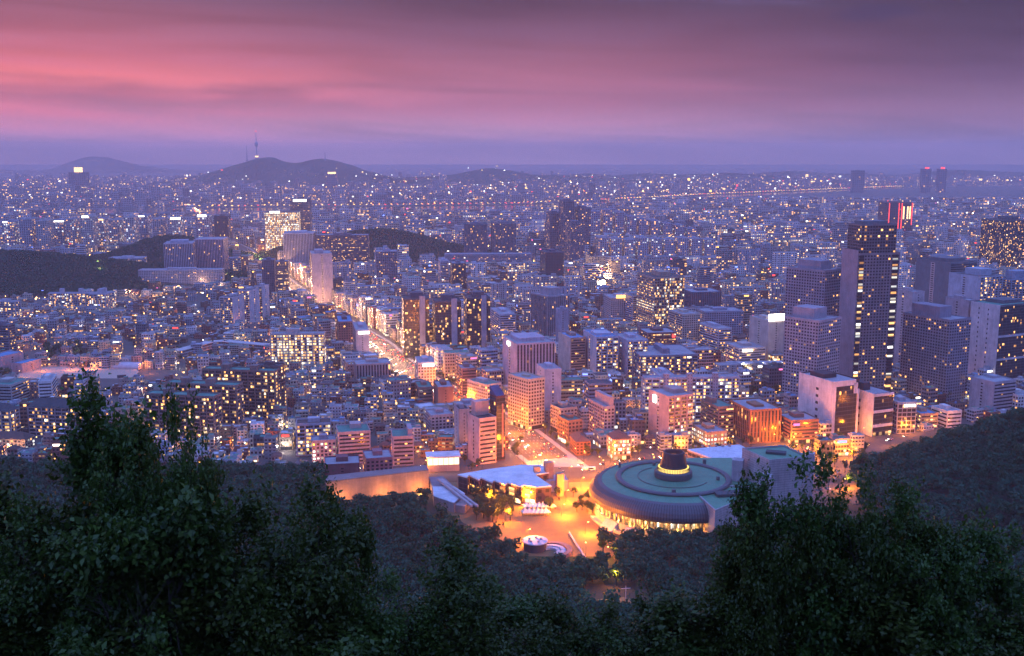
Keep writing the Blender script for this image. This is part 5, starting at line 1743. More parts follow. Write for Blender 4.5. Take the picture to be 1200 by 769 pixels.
# along the avenue
for off in (-1, 1):
    for step_, dd in ((26, 13), (30, 36)):
        for x, y, a in along(AVE, step_, off * (AVE_W / 2 + 9 + dd), 40):
            if y < 4300:
                w = rng.uniform(15, 24)
                put(rng.choice(('shop_building', 'shop_building', 'office_block')), x, y, a - R(90) + (0 if off < 0 else 0), w, rng.uniform(14, 20), rng.choice((5, 6, 7, 8, 9, 11)))
zones = ((806, 1350, 14.5), (1350, 1900, 16.5), (1900, 2700, 23), (2700, 4900, 34), (4900, 8600, 52))
for y0, y1, c in zones:
    j = 0
    for v in np.arange(y0, y1, c):
        j += 1
        row = v + (c * .16 if j % 2 else -c * .04)
        for i, u in enumerate(np.arange(-.53 * v - 40, .53 * v + 40, c)):
            if i % 7 == 6 and rng.random() < .75:
                continue
            X, Y = u + rng.uniform(-.14, .14) * c + 20 * math.sin(v * .01), row + rng.uniform(-.14, .14) * c + .12 * u * math.sin(u * .0023)
            if not (y0 - 5 <= Y <= y1 + 5):
                continue
            left_ = side_of(X, Y, AVE) < 0
            q = rng.random()
            if left_ and Y < 2200:
                kind = 'house' if q < .60 else 'walk_up_flats' if q < .92 else 'shop_building'
            elif Y < 1350:
                kind = 'shop_building' if q < .42 else 'walk_up_flats' if q < .86 else 'house'
            elif Y < 2700:
                kind = 'shop_building' if q < .30 else 'walk_up_flats' if q < .80 else 'house'
            else:
                kind = 'walk_up_flats' if q < .6 else 'shop_building'
            fl = {'house': rng.choice((2, 2, 3, 3)), 'walk_up_flats': rng.choice((4, 4, 5, 5, 6)), 'shop_building': rng.choice((4, 5, 5, 6, 7))}[kind]
            if Y > 2700:
                fl += rng.choice((0, 1, 3, 5))
            if rng.random() < .10:
                continue
            w, d = {'house': (.64, .58), 'walk_up_flats': (.80, .68), 'shop_building': (.84, .74)}[kind]
            put(kind, X, Y, rot_at(X, Y) + R(rng.gauss(0, 4)), c * w * rng.uniform(.88, 1.12), c * d * rng.uniform(.85, 1.1), fl)

# what of a building shows decides who becomes a thing of its own: the 300 largest of each kind
def visible_size(c):
    kind, x, y, z, rot, w, d, fl = c
    px, py = proj(x, y, z + fl * FH[kind])
    if px < -12 or px > 1212:
        return -1
    s = w * (fl * FH[kind] + d * .25) / (y * y)
    if py > 548 or (px < 250 and py > 505):
        s *= .15
    return s


cands.sort(key=visible_size, reverse=True)
count, things, rest = {}, [], []
for c in cands:
    if visible_size(c) < 0:
        continue
    if count.get(c[0], 0) < 300:
        count[c[0]] = count.get(c[0], 0) + 1
        things.append(c)
    else:
        rest.append(c)
NEARH = [(h[0], h[1], h[2], h[3], h[4], h[5], h[7]) for h in HEROES if h[7]]
EXTRA = [('sports ground', G(85, 444, 26)), ('curved school wing', G(270, 408, 24)), ('art hall', (hx, hy)), ('round theatre', (OX, OY + 60)), ('big junction', AVE[0][:2]), ('market street lights', G(704, 335, 20)),
         ('main avenue bend', AVE[3][:2]), ('middle stretch of the avenue', AVE[5][:2])]
LMK = [(h[4], h[5], h[6]) for h in NEARH] + [(p[0], p[1], 't') for n_, p in EXTRA]
LMK = [((h[4], h[5]), h[6]) for h in NEARH] + [(p, n_) for n_, p in EXTRA]
LXY = np.array([p for p, _ in LMK])
LPX = np.array([proj(p[0], p[1], 22)[:2] for p, _ in LMK])


def relation(x, y):
    px, py = proj(x, y, 22)
    d2 = ((LPX - (px, py)) ** 2 * (1, 3.5)).sum(1)
    i = int(d2.argmin())
    ddx, ddy = px - LPX[i][0], py - LPX[i][1]
    if abs(ddx) > 1.6 * abs(ddy):
        r = 'right of the' if ddx > 0 else 'left of the'
    else:
        r = 'behind the' if ddy < 0 else 'in front of the'
    return f'{r} {LMK[i][1]}', i


def body(c, mbs, T, rnd, far=False):
    """geometry of one filler building into the given mesh builders; returns its look in words"""
    kind, x, y, z, rot, w, d, fl = c
    fh = FH[kind]
    h = fl * fh
    wn_ = {'house': (5, 5, 6, 6, 7, 7, 1, 2, 3, 4), 'walk_up_flats': (0, 1, 1, 2, 3, 4, 5, 6, 7, 9), 'shop_building': (0, 1, 2, 3, 4, 5, 6, 7, 8), 'office_block': (0, 1, 2, 8, 9, 5, 3), 'apartment_block': (0, 0, 1, 1, 9, 4, 2)}[kind]
    cn_, tn = HW[rnd.choice(wn_)]
    j = rnd.uniform(.65, 1.2)
    tn = tuple(q * j for q in tn)
    rn_, rk = RF[rnd.choice({'house': (0, 1, 1, 2, 2, 3, 5, 5), 'walk_up_flats': (0, 0, 1, 2, 2, 2, 3), 'shop_building': (0, 0, 1, 2, 2, 3, 4), 'office_block': (0, 1, 0, 2), 'apartment_block': (0, 1, 0, 1, 4)}[kind])]
    rt = ROOFS[rk]
    hipped = kind == 'house' and rk in ('brown',) and fl <= 3
    bay = max(3.0, y * .0020)
    fhh = max(fh, y * .0019)
    lit = LITS[kind] * rnd.choice((.4, .8, 1, 1, 1.3, 1.7)) + .02
    par = (lit, rnd.choice((.5, .55, .62, .8)) if kind not in ('office_block',) else rnd.choice((.6, .9, .95)), rnd.choice((.45, .52, .58)), nseed())
    for m_ in set(mbs.values()):
        m_.at(*T)
    fc_ = [(-w / 2, -d / 2), (w / 2, -d / 2), (w / 2, d / 2), (-w / 2, d / 2)]
    feats = []
    shop_h = 0
    if kind in ('shop_building', 'office_block') and not far:
        shop_h = 3.6
        for fi in (0, 1, 3):
            fcx = face_of(fi, w, d)
            strip(mbs['shopfront'], fcx, .3, fcx[3] - .3, .2, 3.2, max(1, round(fcx[3] / 3.5)), 1, (rnd.uniform(.25, .9), .92, .9, nseed()))
    mbs['wall'].prism(fc_, -1.5, h, tn, par, top=False, bay=bay, flr=fhh)
    if kind in ('walk_up_flats', 'apartment_block') and not far:
        # balcony slabs or piers give the facade relief
        nb = max(2, round(w / 6.5))
        for k in range(nb):
            u0, u1 = (k + .12) * w / nb, (k + .88) * w / nb
            if kind == 'walk_up_flats':
                for f_ in range(1, fl):
                    slab(mbs['balcony'], face_of(0, w, d), u0, u1, f_ * fh - .1, f_ * fh + .85, .9, tuple(q * .95 for q in tn))
            else:
                slab(mbs['balcony'], face_of(0, w, d), u0 - .6, u0, 0, h, .8, tuple(min(.7, q * 1.15) for q in tn))
                slab(mbs['balcony'], face_of(0, w, d), u1, u1 + .6, 0, h, .8, tuple(min(.7, q * 1.15) for q in tn))
    if kind in ('shop_building', 'office_block') and not far and rnd.random() < .6:
        for f_ in range(1, fl + 1):
            slab(mbs['ledge'], face_of(0, w, d), -.02, w + .02, f_ * fh - .55, f_ * fh - .05, .35, tuple(min(.7, q * 1.1) for q in tn))
    if hipped:
        mbs['roof'].hip(w, d, h, rnd.uniform(2, 3), rt)
    else:
        mbs['roof'].parapet(w, d, h, .9, tn, rt)
        u = rnd.random()
        sw, sd2 = min(w * .36, 9), min(d * .42, 8)
        ox, oy = rnd.choice((-1, 1)) * (w / 2 - sw / 2 - .6), (d / 2 - sd2 / 2 - .6) * rnd.choice((-.6, 1, 1))
        if u < .85:
            hh = rnd.uniform(2.4, 3.4) + (2 if kind == 'apartment_block' else 0)
            mbs['stair_head'].box(ox - sw / 2, ox + sw / 2, oy - sd2 / 2, oy + sd2 / 2, h + .06, h + hh, tuple(q * .92 for q in tn), ttint=rt)
            feats.append('stair head')
        if rnd.random() < .4 and not far:
            tx_, ty2 = -ox * .6, -oy * .5
            mbs['water_tank'].cyl(tx_, ty2, h + .06, h + 1.9, 1.05, n=8, tint=rnd.choice(((.45, .36, .12), (.12, .22, .42), (.5, .5, .52))))
            feats.append('water tank')
        if not far and rnd.random() < .5:
            for _ in range(1):
                ux, uy = rnd.uniform(-.38, .38) * w, rnd.uniform(-.36, .36) * d
                mbs['air_unit'].box(ux - .5, ux + .5, uy - .35, uy + .35, h + .06, h + 1.0, (.5, .5, .5))
    if kind in ('shop_building', 'office_block') and rnd.random() < (.34 if not far else .10):
        g = rnd.choice((1, 1, 1, 2, 3, 4, 5))
        fcx = face_of(rnd.choice((0, 0, 3)), w, d)
        sw = min(fcx[3] * .6, rnd.uniform(4, 9))
        u = rnd.uniform(sw / 2 + .5, fcx[3] - sw / 2 - .5)
        s_ = max(1.0, y / 1400)
        zb = h - 2.5 if not hipped else h - 2.5
        slab(mbs['lit_sign'], fcx, u - sw / 2, u + sw / 2, zb, zb + 1.5 * s_, .6, (1, 1, 1), back=-.1)
        n0 = len(mbs['lit_sign'].mi)
        mbs['lit_sign'].mi[n0 - 5:] = [g] * 5
        feats.append({1: 'white sign', 2: 'red sign', 3: 'blue sign', 4: 'amber sign', 5: 'pink sign'}[g])
    for m_ in set(mbs.values()):
        m_.at(0, 0, 0)
    return cn_, rn_, hipped, feats, fl


SIGNM = [FAC, M['glow_white'], M['glow_red'], M['glow_blue'], M['glow_amber'], M['glow_pink']]
PARTS = ('wall', 'roof', 'stair_head', 'water_tank', 'air_unit', 'shopfront', 'balcony', 'ledge', 'lit_sign')
descr = []
for c in things:
    kind, x, y, z, rot, w, d, fl = c
    mbs = {p: MB() for p in PARTS}
    lk = body(c, mbs, (0, 0, 0), rng)
    t = empty(kind, (x, y, z), rot)
    for p in PARTS:
        if mbs[p].f:
            mbs[p].build(p, SIGNM if p == 'lit_sign' else None, t)
    cn_, rn_, hipped, feats, fl = lk
    rel, li = relation(x, y)
    ft = next((f for f in feats if 'sign' in f), None) or next((f for f in feats if f == 'water tank'), None)
    rf = f'{rn_} hipped roof' if hipped else f'{rn_} roof'
    lab = f'{NUM[fl]}-storey {cn_} {KW[kind]} with {rf}' + (f' and {ft}' if ft else '') + f' {rel}'
    descr.append([lab, y, t, kind, li])
    t['category'] = {'house': 'house', 'walk_up_flats': 'flats', 'shop_building': 'shop building', 'office_block': 'office', 'apartment_block': 'apartment block'}[kind]
    t['group'] = {'house': 'small houses packed between the lanes', 'walk_up_flats': 'walk-up flats packed between the lanes', 'shop_building': 'shop buildings along the streets', 'office_block': 'office blocks of the city', 'apartment_block': 'apartment blocks of the city'}[kind]
by = {}
for q in descr:
    by.setdefault(q[0], []).append(q)
for lab, L_ in by.items():
    L_.sort(key=lambda q: q[1])
    for k, q in enumerate(L_):
        s = lab if len(L_) == 1 else (f'foremost {lab}' if k == 0 else f'{ORD[min(k + 1, 60)]} {lab}')
        wds = s.split()
        if len(wds) > 16:
            s = s.replace(' and water tank', '').replace('-storey', '-floor')
            wds = s.split()
            if len(wds) > 16:
                s = s.replace(' with ', ', ').replace(' the ', ' ')
            s = ' '.join(s.split()[:16])
        q[2]['label'] = s
for kind, nm in (('house', 'far_house_rows'), ('walk_up_flats', 'far_flats'), ('shop_building', 'far_shops'), ('office_block', 'far_offices'), ('apartment_block', 'far_apartments')):
    mb = MB()
    mb2 = MB()
    mbs = {p: mb for p in PARTS}
    for c in rest:
        if c[0] == kind:
            body(c, mbs, (c[1], c[2], c[3], c[4]), rng, far=c[2] > 1500)
    if mb.f:
        o = mb.build('distant_' + nm[4:], SIGNM)
        tag(o, 'packed smaller ' + {'house': 'houses', 'walk_up_flats': 'walk-up flats', 'shop_building': 'shop buildings', 'office_block': 'office blocks', 'apartment_block': 'apartment blocks'}[kind] + ' merging into the distance', 'city', kind='stuff')

# lights between the buildings: real lamps in the lanes near by, tiny lit lamps farther off
lane = MB()
npl = 0
for k in range(3000):
    y = 880 + 3900 * rng.random() ** 1.3
    x = rng.uniform(-.5, .5) * y
    if not allowed(x, y, 2) or not free(x, y, 1.5):
        continue
    z = zt(x, y)
    s = .00042 * y * rng.uniform(.6, 1.3)
    if npl < 200 and y < 1750:
        npl += 1
        warm_ = rng.random()
        point(x, y, z + 6, rng.uniform(700, 2600), SODIUM if warm_ < .5 else (1, .5, .3) if warm_ < .8 else WHITE, .4)
    lane.at(x, y, z).cyl(0, 0, 6 + s, 6 + 3 * s, s, n=6, mi=rng.choice((0, 0, 0, 1, 1, 2, 3)))
o = lane.build('lane_lights', [M['lampglow'], M['glow_warm'], M['glow_white'], M['glow_amber']])
tag(o, 'countless tiny lane lamps glowing between the buildings', 'lights', kind='stuff')

# brilliantly lit market street and the distant avenue
for k, (px, py) in enumerate(((704, 333), (708, 328), (702, 325), (700, 338), (712, 336), (706, 340), (697, 321), (1170, 312), (1182, 313), (1192, 311), (1160, 311), (345, 335), (352, 346), (332, 330), (322, 322), (362, 355), (312, 316), (300, 306), (292, 300))):
    x, y, z = ground_at(px, py)
    point(x, y, z + 14, 5.5e4 if k < 11 else 1.2e4, (1, .58, .28), 1.0)
mk = MB()
for k in range(90):
    px, py = (rng.gauss(705, 5), rng.uniform(318, 345)) if k < 50 else (rng.uniform(1153, 1198), rng.uniform(302, 316))
    x, y, z = ground_at(px, py)
    s_ = rng.uniform(.8, 2.4)
    mk.at(x, y, z + rng.uniform(2, 22)).box(-s_ * 1.6, s_ * 1.6, -s_ * .5, s_ * .5, 0, s_, (1, 1, 1), mi=rng.choice((0, 0, 1, 1, 2)), bottom=True)
tag(mk.build('market_street_lights', [M['glow_warm'], M['glow_white'], M['glow_amber']]), 'blazing shop signs crowded along the market street', 'lights', kind='stuff')

# the city across the river, up the slopes of its hills
fs_ = MB()
NAM = crest(9200, [(200, 216), (235, 208), (262, 197), (282, 190), (300, 185), (318, 186), (335, 191), (352, 190), (372, 186), (388, 186.5), (405, 192), (430, 201), (450, 207), (480, 214), (540, 221)])
H2 = crest(9600, [(430, 222), (470, 211), (500, 210), (535, 206), (560, 202), (580, 200.5), (598, 204), (620, 207), (650, 208), (690, 214), (740, 221)])
H3 = crest(10800, [(600, 220), (650, 210), (690, 206), (720, 209), (760, 207), (800, 209), (850, 206), (880, 208), (920, 214), (980, 219), (1040, 222)])


def slope_z(x, y):
    best = 12.0
    for C_2, yc, dp in ((NAM, 9200, 900), (H2, 9600, 700), (H3, 10800, 800)):
        s = (y - yc) / dp
        if -1 < s < 0 and C_2[0][0] < x < C_2[-1][0]:
            zc = np.interp(x, [p[0] for p in C_2], [p[1] for p in C_2])
            best = max(best, 8 + (zc - 8) * float(np.interp(s, [-1, -.75, -.5, -.25, -.1, 0], [0, .16, .42, .75, .94, 1])))
    return best


n_b = 0
while n_b < 4200:
    y = 5400 + 6500 * rng.random() ** 1.45
    x = rng.uniform(-.53, .53) * y
    fb = np.interp(x, [p[0] for p in far], [p[1] for p in far])
    if y < fb + 110:
        continue
    z = slope_z(x, y)
    if z > 130 or (z > 60 and rng.random() < .75):
        continue
    n_b += 1
    big = rng.random()
    w, d = rng.uniform(25, 60), rng.uniform(18, 40)
    h = rng.uniform(12, 30) if big < .6 else rng.uniform(30, 62) if big < .95 else rng.uniform(60, 105)
    if z > 25:
        h = min(h, 26)
    g = rng.uniform(.16, .42)
    par = (rng.choice((.05, .10, .16, .25)), .62, .6, nseed())
    fs_.at(x, y, z, rng.uniform(-.3, .3)).box(-w / 2, w / 2, -d / 2, d / 2, -4, h, (g, g * .97, g * 1.08), par, bay=11, flr=10)
n_b = 0
while n_b < 1500:
    y = 5300 + 6000 * rng.random() ** 1.4
    x = rng.gauss(0, .32) * y if rng.random() < .5 else rng.uniform(-.5, .5) * y
    fb = np.interp(x, [p[0] for p in far], [p[1] for p in far])
    if y < fb + 60:
        continue
    z = slope_z(x, y)
    if z > 150:
        continue
    n_b += 1
    s = y * .00036 * rng.uniform(.5, 1.5) ** 1.6
    if x > .1 * y and rng.random() < .18:
        s *= 1.9
    fs_.at(x, y, z + rng.uniform(12, 55)).box(-s, s, -s * .4, s * .4, 0, s * rng.choice((1, 1.3, 2)), (1, 1, 1), mi=rng.choice((1, 1, 1, 2, 2, 3, 4)), bottom=True)
# lamps strung along the riverside road
for off in (-15, 15):
    for x, y, a in along(FARBANK[1:-1], 34, off):
        s = rng.uniform(1.8, 3.4)
        fs_.at(x, y, 22 + rng.uniform(-2, 2)).box(-s, s, -s * .6, s * .6, 0, s * 1.1, (1, 1, 1), mi=rng.choice((1, 1, 4, 3)), bottom=True)
tag(fs_.build('far_shore_city', [FAC, M['glow_warm'], M['glow_white'], M['glow_red'], M['glow_amber']]), 'hazy city beyond the river sparkling with lights', 'city', kind='stuff')
nearlights = MB()
for k in range(520):
    y = 1500 + 3300 * rng.random()
    x = rng.uniform(-.5, .5) * y
    if not allowed(x, y, 1):
        continue
    s = y * .00040 * rng.uniform(.5, 1.5)
    nearlights.at(x, y, zt(x, y) + rng.uniform(16, 34)).box(-s * 1.6, s * 1.6, -s * .3, s * .3, 0, s, (1, 1, 1), mi=rng.choice((0, 0, 1, 1, 2, 3, 4)), bottom=True)
tag(nearlights.build('roof_signs', [M['glow_warm'], M['glow_white'], M['glow_red'], M['glow_blue'], M['glow_pink']]), 'scattered small lit roof signs among the far buildings', 'lights', kind='stuff')

# ------------------------------------------------------------------ traffic
def car_proto(loc, lights=True):
    e = empty('car', loc)
    b = MB()
    prof = [(-2.2, .45), (-2.25, .8), (-1.5, .95), (1.9, 1.0), (2.2, .85), (2.2, .4)]
    vs = [(x, s * .88, z) for s in (-1, 1) for x, z in prof]
    n = len(prof)
    b.add(vs, [tuple(range(n)), tuple(range(2 * n - 1, n - 1, -1))] + [(k, n + k, n + (k + 1) % n, (k + 1) % n) for k in range(n)])
    rf = [(-.35, 1.45), (1.2, 1.45)]
    b.add([(x, s * .66, z) for s in (-1, 1) for x, z in rf], [(0, 1, 3, 2)])
    b.build('body', M['paint'], e)
    b = MB()
    lo = [(-1.15, -.8, .96), (1.85, -.8, .99), (1.85, .8, .99), (-1.15, .8, .96)]
    hi = [(-.4, -.67, 1.44), (1.25, -.67, 1.44), (1.25, .67, 1.44), (-.4, .67, 1.44)]
    b.add(lo + hi, [(k, (k + 1) % 4, 4 + (k + 1) % 4, 4 + k) for k in range(4)])
    b.build('window', M['carglass'], e)
    for sx in (-1.35, 1.4):
        for sy in (-1, 1):
            b = MB()
            vs = [(sx + .33 * math.cos(a), sy * .9 + o_, .33 + .33 * math.sin(a)) for o_ in (-.11, .11) for a in np.linspace(0, 2 * math.pi, 11)[:-1]]
            b.add(vs, [(k, (k + 1) % 10, 10 + (k + 1) % 10, 10 + k) for k in range(10)] + [tuple(range(10)), tuple(range(19, 9, -1))])
            b.build('wheel', M['tyre'], e)
    for sy in (-.62, .62):
        MB().box(-2.29, -2.2, sy - .2, sy + .2, .6, .8, (1, 1, 1), bottom=True).build('headlight', M['head'] if lights else M['carglass'], e)
        MB().box(2.17, 2.26, sy - .2, sy + .2, .65, .88, (1, 1, 1), bottom=True).build('taillight', M['tail'] if lights else M['carglass'], e)
    return e


CARC = [('white', (.7, .7, .7, 1)), ('silver', (.4, .4, .42, 1)), ('grey', (.15, .15, .16, 1)), ('black', (.02, .02, .022, 1)), ('red', (.3, .02, .02, 1)), ('blue', (.03, .06, .22, 1))]
CP = {}
cn = 0


def add_car(x, y, rz, group, where, z=None, lights=True):
    global cn
    cp = CP.get(lights)
    nm, colr = rng.choice(CARC[:4] + CARC)
    z = (float(np.interp(y, PY, PZ)) + .21) if z is None else z
    if cp is None:
        cp = CP[lights] = car_proto((x, y, z), lights)
        cp.rotation_euler = (0, 0, rz)
        for o in cp.children:
            o.color = colr
        e = cp
    else:
        e = copy_tree(cp, (x, y, z), rz, color=colr)
    cn += 1
    return e, nm


kk = {}
for off, dirn in ((-15, 1), (-11.7, 1), (-8.3, 1), (-4.6, 1), (4.6, -1), (8.3, -1), (11.7, -1), (15, -1)):
    for x, y, a in along(AVE[:7], 17, off, 30 + rng.uniform(0, 15)):
        if y > 2100 or rng.random() > (.40 if y < 1500 else .22):
            continue
        a2 = a if dirn > 0 else a + math.pi    # the bonnet is at -x
        e, nm = add_car(x, y, a2, None, None)
        side_ = 'oncoming lanes' if dirn > 0 else 'outbound lanes'
        stg_ = 'near the junction' if y < 1000 else 'past the beige corner office' if y < 1250 else 'by the dark glass flats' if y < 1560 else 'on the far stretch'
        key = (nm, side_, stg_)
        kk[key] = kk.get(key, 0) + 1
        tag(e, f'{nm} car in the {side_} of the main avenue {stg_}', 'car', f'{nm} cars, {side_}, {stg_}')
for off, dirn in ((-12, 1), (-8, 1), (-4, 1), (4, -1), (8, -1), (12, -1)):
    for x, y, a in along(CROSS, 19, off, 10 + rng.uniform(0, 15)):
        if rng.random() > .33:
            continue
        e, nm = add_car(x, y, a if dirn > 0 else a + math.pi, None, None, z=float(np.interp(y, PY, PZ)) + .18)
        w_ = 'left' if x < 0 else 'right' if x > 130 else 'middle'
        tag(e, f'{nm} car on the {w_} stretch of the cross road heading {"left" if dirn > 0 else "right"}', 'car', f'{nm} cars on the {w_} cross road heading {"left" if dirn > 0 else "right"}')
for k in range(46):
    x, y = 207 + (k % 12) * 6.4 + rng.uniform(-.5, .5), 735 + (k // 12) * 25 + (k % 12) * 1.5
    if hill_np(x, y) > 1.5 or rng.random() < .2 or y > 845:
        continue
    e, nm = add_car(x, y, R(100) + rng.gauss(0, .05), None, None, z=zt(x, y) + .33, lights=False)
    tag(e, f'{nm} car parked in the {ORD2[k // 12]} row of the orange-lit yard behind the stage tower', 'car', f'{nm} cars in the {ORD2[k // 12]} row of the yard')
for k in range(60):
    px, py = 862 + (k % 15) * 3.6, 437.5 + (k // 15) * 3.3
    x, y, z = ground_at(px, py)
    if rng.random() < .5:
        continue
    e, nm = add_car(x, y, R(80) + rng.gauss(0, .1), None, None, z=zt(x, y) + .1, lights=k % 7 == 3)
    tag(e, f'{nm} car parked in the {ORD2[k // 15]} row of the depot left of the pinkish twin tower', 'car', f'{nm} cars in the {ORD2[k // 15]} depot row')
# the depot roof and its lamps
x, y, z = ground_at(885, 436)
dp = empty('depot_shelter', (x, y + 22, z), R(4), 'long pale blue depot roof with lamps along its edge', 'shelter')
MB().box(-42, 42, -9, 9, 7, 7.8, (.34, .40, .52), bottom=True).build('roof', None, dp)
for k in range(8):
    MB().box(-40 + k * 11.4, -39.5 + k * 11.4, -8, -7.5, -1, 7, (.3, .3, .32)).build('post', None, dp)
for k in range(4):
    MB().cyl(-38 + k * 25, -9.4, 7.6, 9.2, 1.0, n=8).build('lamp', M['glow_white'], dp)
    point(x - 38 + k * 25, y + 10, z + 6, 5000, (1, .75, .5), .5)
# a bright bus waiting at the junction
for k, (px, py, rz) in enumerate(((643, 546, 8), (690, 552, 8))):
    x, y, z = ground_at(px, py)
    e = empty('bus', (x, y, z + .2), R(rz), ('white city bus with lit windows waiting at the junction stop line', 'white city bus with lit windows crossing behind the theatre rim')[k], 'bus')
    MB().box(-5.5, 5.5, -1.25, 1.25, .4, 3.2, (.65, .65, .64), bottom=True).build('body', None, e)
    for s in (-1, 1):
        b = MB()
        strip(b, ((-5.5, -1.25), (1, 0), (0, -1), 11) if s < 0 else ((5.5, 1.25), (-1, 0), (0, 1), 11), .3, 10.7, 1.5, 2.7, 7, 1, (1, .9, .95, .3), off=.03)
        b.build('window_band', None, e)
    for sx in (-3.6, 3.4):
        for sy in (-1.15, 1.15):
            b = MB()
            vs = [(sx + .5 * math.cos(a), sy + o_, .5 + .5 * math.sin(a)) for o_ in (-.15, .15) for a in np.linspace(0, 2 * math.pi, 11)[:-1]]
            b.add(vs, [(q, (q + 1) % 10, 10 + (q + 1) % 10, 10 + q) for q in range(10)] + [tuple(range(10)), tuple(range(19, 9, -1))])
            b.build('wheel', M['tyre'], e)
    for sy in (-.9, .9):
        MB().box(-5.6, -5.5, sy - .2, sy + .2, .8, 1.05, (1, 1, 1)).build('headlight', M['head'], e)
# utility pole with a crossarm over the lower parking bay
x, y, z = ground_at(733, 714)
z = zt(x, y)
up = empty('utility_pole', (x, y, z), R(10), 'pale utility pole with one crossarm rising over the lower parking bay', 'utility pole')
MB().tube([(0, 0, -1), (0, 0, 12.5)], [.2, .14], 8, (.5, .48, .48)).build('pole', None, up)
MB().box(-2.4, 2.4, -.12, .12, 10.9, 11.2, (.5, .48, .48), bottom=True).build('crossarm', None, up)
LOT = [ground_at(*p) for p in ((690, 706), (720, 699), (752, 704), (760, 714), (700, 722))]
mb = MB().add([(x, y, zt(x, y) + .25) for x, y, z in LOT], [tuple(range(5))[::-1]])
tag(mb.build('parking_bay_ground', M['paving']), kind='structure')
x, y, z = ground_at(741, 712)
e, nm = add_car(x, y, R(20), None, None, z=zt(x, y) + .3, lights=False)
tag(e, f'single {nm} car standing in the lower parking bay by the utility pole', 'car', None)
x, y, z = ground_at(712, 705)
point(x, y, zt(x, y) + 7, 2500, (1, .55, .3), .4)

# ------------------------------------------------------------------ trees
def clump_tree(name, seed, n, H_, Rr, q, mat, lobes=7, trunk=True, loc=(0, 0, 0)):
    """broadleaf tree: a trunk with limbs and a crown of small leaf clumps spread through uneven lobes"""
    r = np.random.default_rng(seed)
    e = empty(name, loc)
    V = leaf_cloud(r, n, H_, Rr, q, lobes)
    me = quads_mesh('crown', V[0], mat)
    c = bpy.data.objects.new('crown', me)
    COL.objects.link(c)
    c.parent = e
    if trunk:
        b = MB().tube([(0, 0, -1.5), (.1, 0, H_ * .25), (0, .1, H_ * .6)], [.035 * H_, .026 * H_, .012 * H_], 6)
        for lc in V[1][:5]:
            b.tube([(0, 0, H_ * .3), tuple(np.array(lc) * (.55, .55, .8)), tuple(lc)], [.018 * H_, .012 * H_, .006 * H_], 5)
        b.build('trunk', M['bark'], e)
    return e


def leaf_cloud(r, n, H_, Rr, q, lobes):
    C_ = []
    for k in range(lobes):
        a, u = r.uniform(0, 2 * math.pi), r.uniform(.15, .75)
        C_.append((Rr * u * math.cos(a), Rr * u * math.sin(a), H_ * r.uniform(.42, .86)))
    C_.append((0, 0, H_ * .8))
    C_ = np.array(C_)
    S = np.array([Rr * r.uniform(.34, .58) for _ in C_])
    li = r.integers(0, len(C_), n)
    d = r.normal(size=(n, 3))
    d /= np.linalg.norm(d, axis=1)[:, None]
    rad = S[li] * (.55 + .5 * r.random(n) ** .6)
    P = C_[li] + d * rad[:, None] * (1, 1, .82)
    P[:, 2] = np.maximum(P[:, 2], H_ * .18)
    nrm = d + r.normal(0, .55, (n, 3)) + (0, 0, .25)
    nrm /= np.linalg.norm(nrm, axis=1)[:, None]
    t1 = np.cross(nrm, r.normal(size=(n, 3)))
    t1 /= np.linalg.norm(t1, axis=1)[:, None]
    t2 = np.cross(nrm, t1)
    s1 = (q * r.uniform(.6, 1.3, n))[:, None]
    s2 = s1 * r.uniform(.5, .9, n)[:, None]
    V = np.stack([P - t1 * s1, P - t2 * s2 + nrm * s1 * .25, P + t1 * s1, P + t2 * s2 - nrm * s1 * .2], 1)
    return V, C_.tolist()


# the wood on the slope: the largest as trees of their own, the rest as one mass
pts = []
for y in np.arange(395, 815, 7.4):
    for x in np.arange(-460, 470, 7.4):
        X, Y = x + rng.uniform(-2.4, 2.4), y + rng.uniform(-2.4, 2.4)
        if abs(X) > .5 * Y + 25:
            continue
        h_ = float(hill_np(X, Y))
        ok = False
        if Y < 596:
            ok = True
        elif h_ > 2.5 and Y < 830:
            ok = True
        elif X < -138 and Y < 802 or (X < -60 and Y < 712 - (-62 - X) * .4 and Y < 705):
            ok = True
        elif 55 < X < 122 and Y < 634:
            ok = True
        elif 122 < X < 260 and Y < 640 + (X - 150) * .28:
            ok = True
        elif -64 < X < 5 and Y < 614 + (5 - X) * .8:
            ok = True
        if not ok:
            continue
        px, py = proj(X, Y, zt(X, Y))
        if abs(px - 720) < 40 and 688 < py < 726:       # the parking bay stays open
            continue
        if abs(px - 716) < 6 and 640 < py < 700:         # so does the lane
            continue
        if 612 < px < 686 and 618 < py < 672:
            continue
        if Y > 575 and math.hypot(X - OX, Y - OY) < 57:
            continue
        pts.append((X, Y))
FOR = [clump_tree('forest_tree', 40 + k, 420, 11.0 + k * .6, 4.6 + .25 * k, .62, M['wood'], loc=(0, 0, 0)) for k in range(4)]
pts.sort(key=lambda p: p[1])
vis_ = [p for p in pts if 0 < proj(p[0], p[1], zt(*p))[0] < 1200]
sel = set()
front = []
for p in vis_:
    px, py = proj(p[0], p[1], zt(*p) + 11)
    # trees that the foreground crowns leave in view
    seen = (395 < px < 860 and py < 690) or (px > 1000 and py < 610) or (px < 60 and 540 < py < 580)
    if seen:
        front.append(p)
rng.shuffle(front)
front = front[:290]
used = 0
zone_n = {}
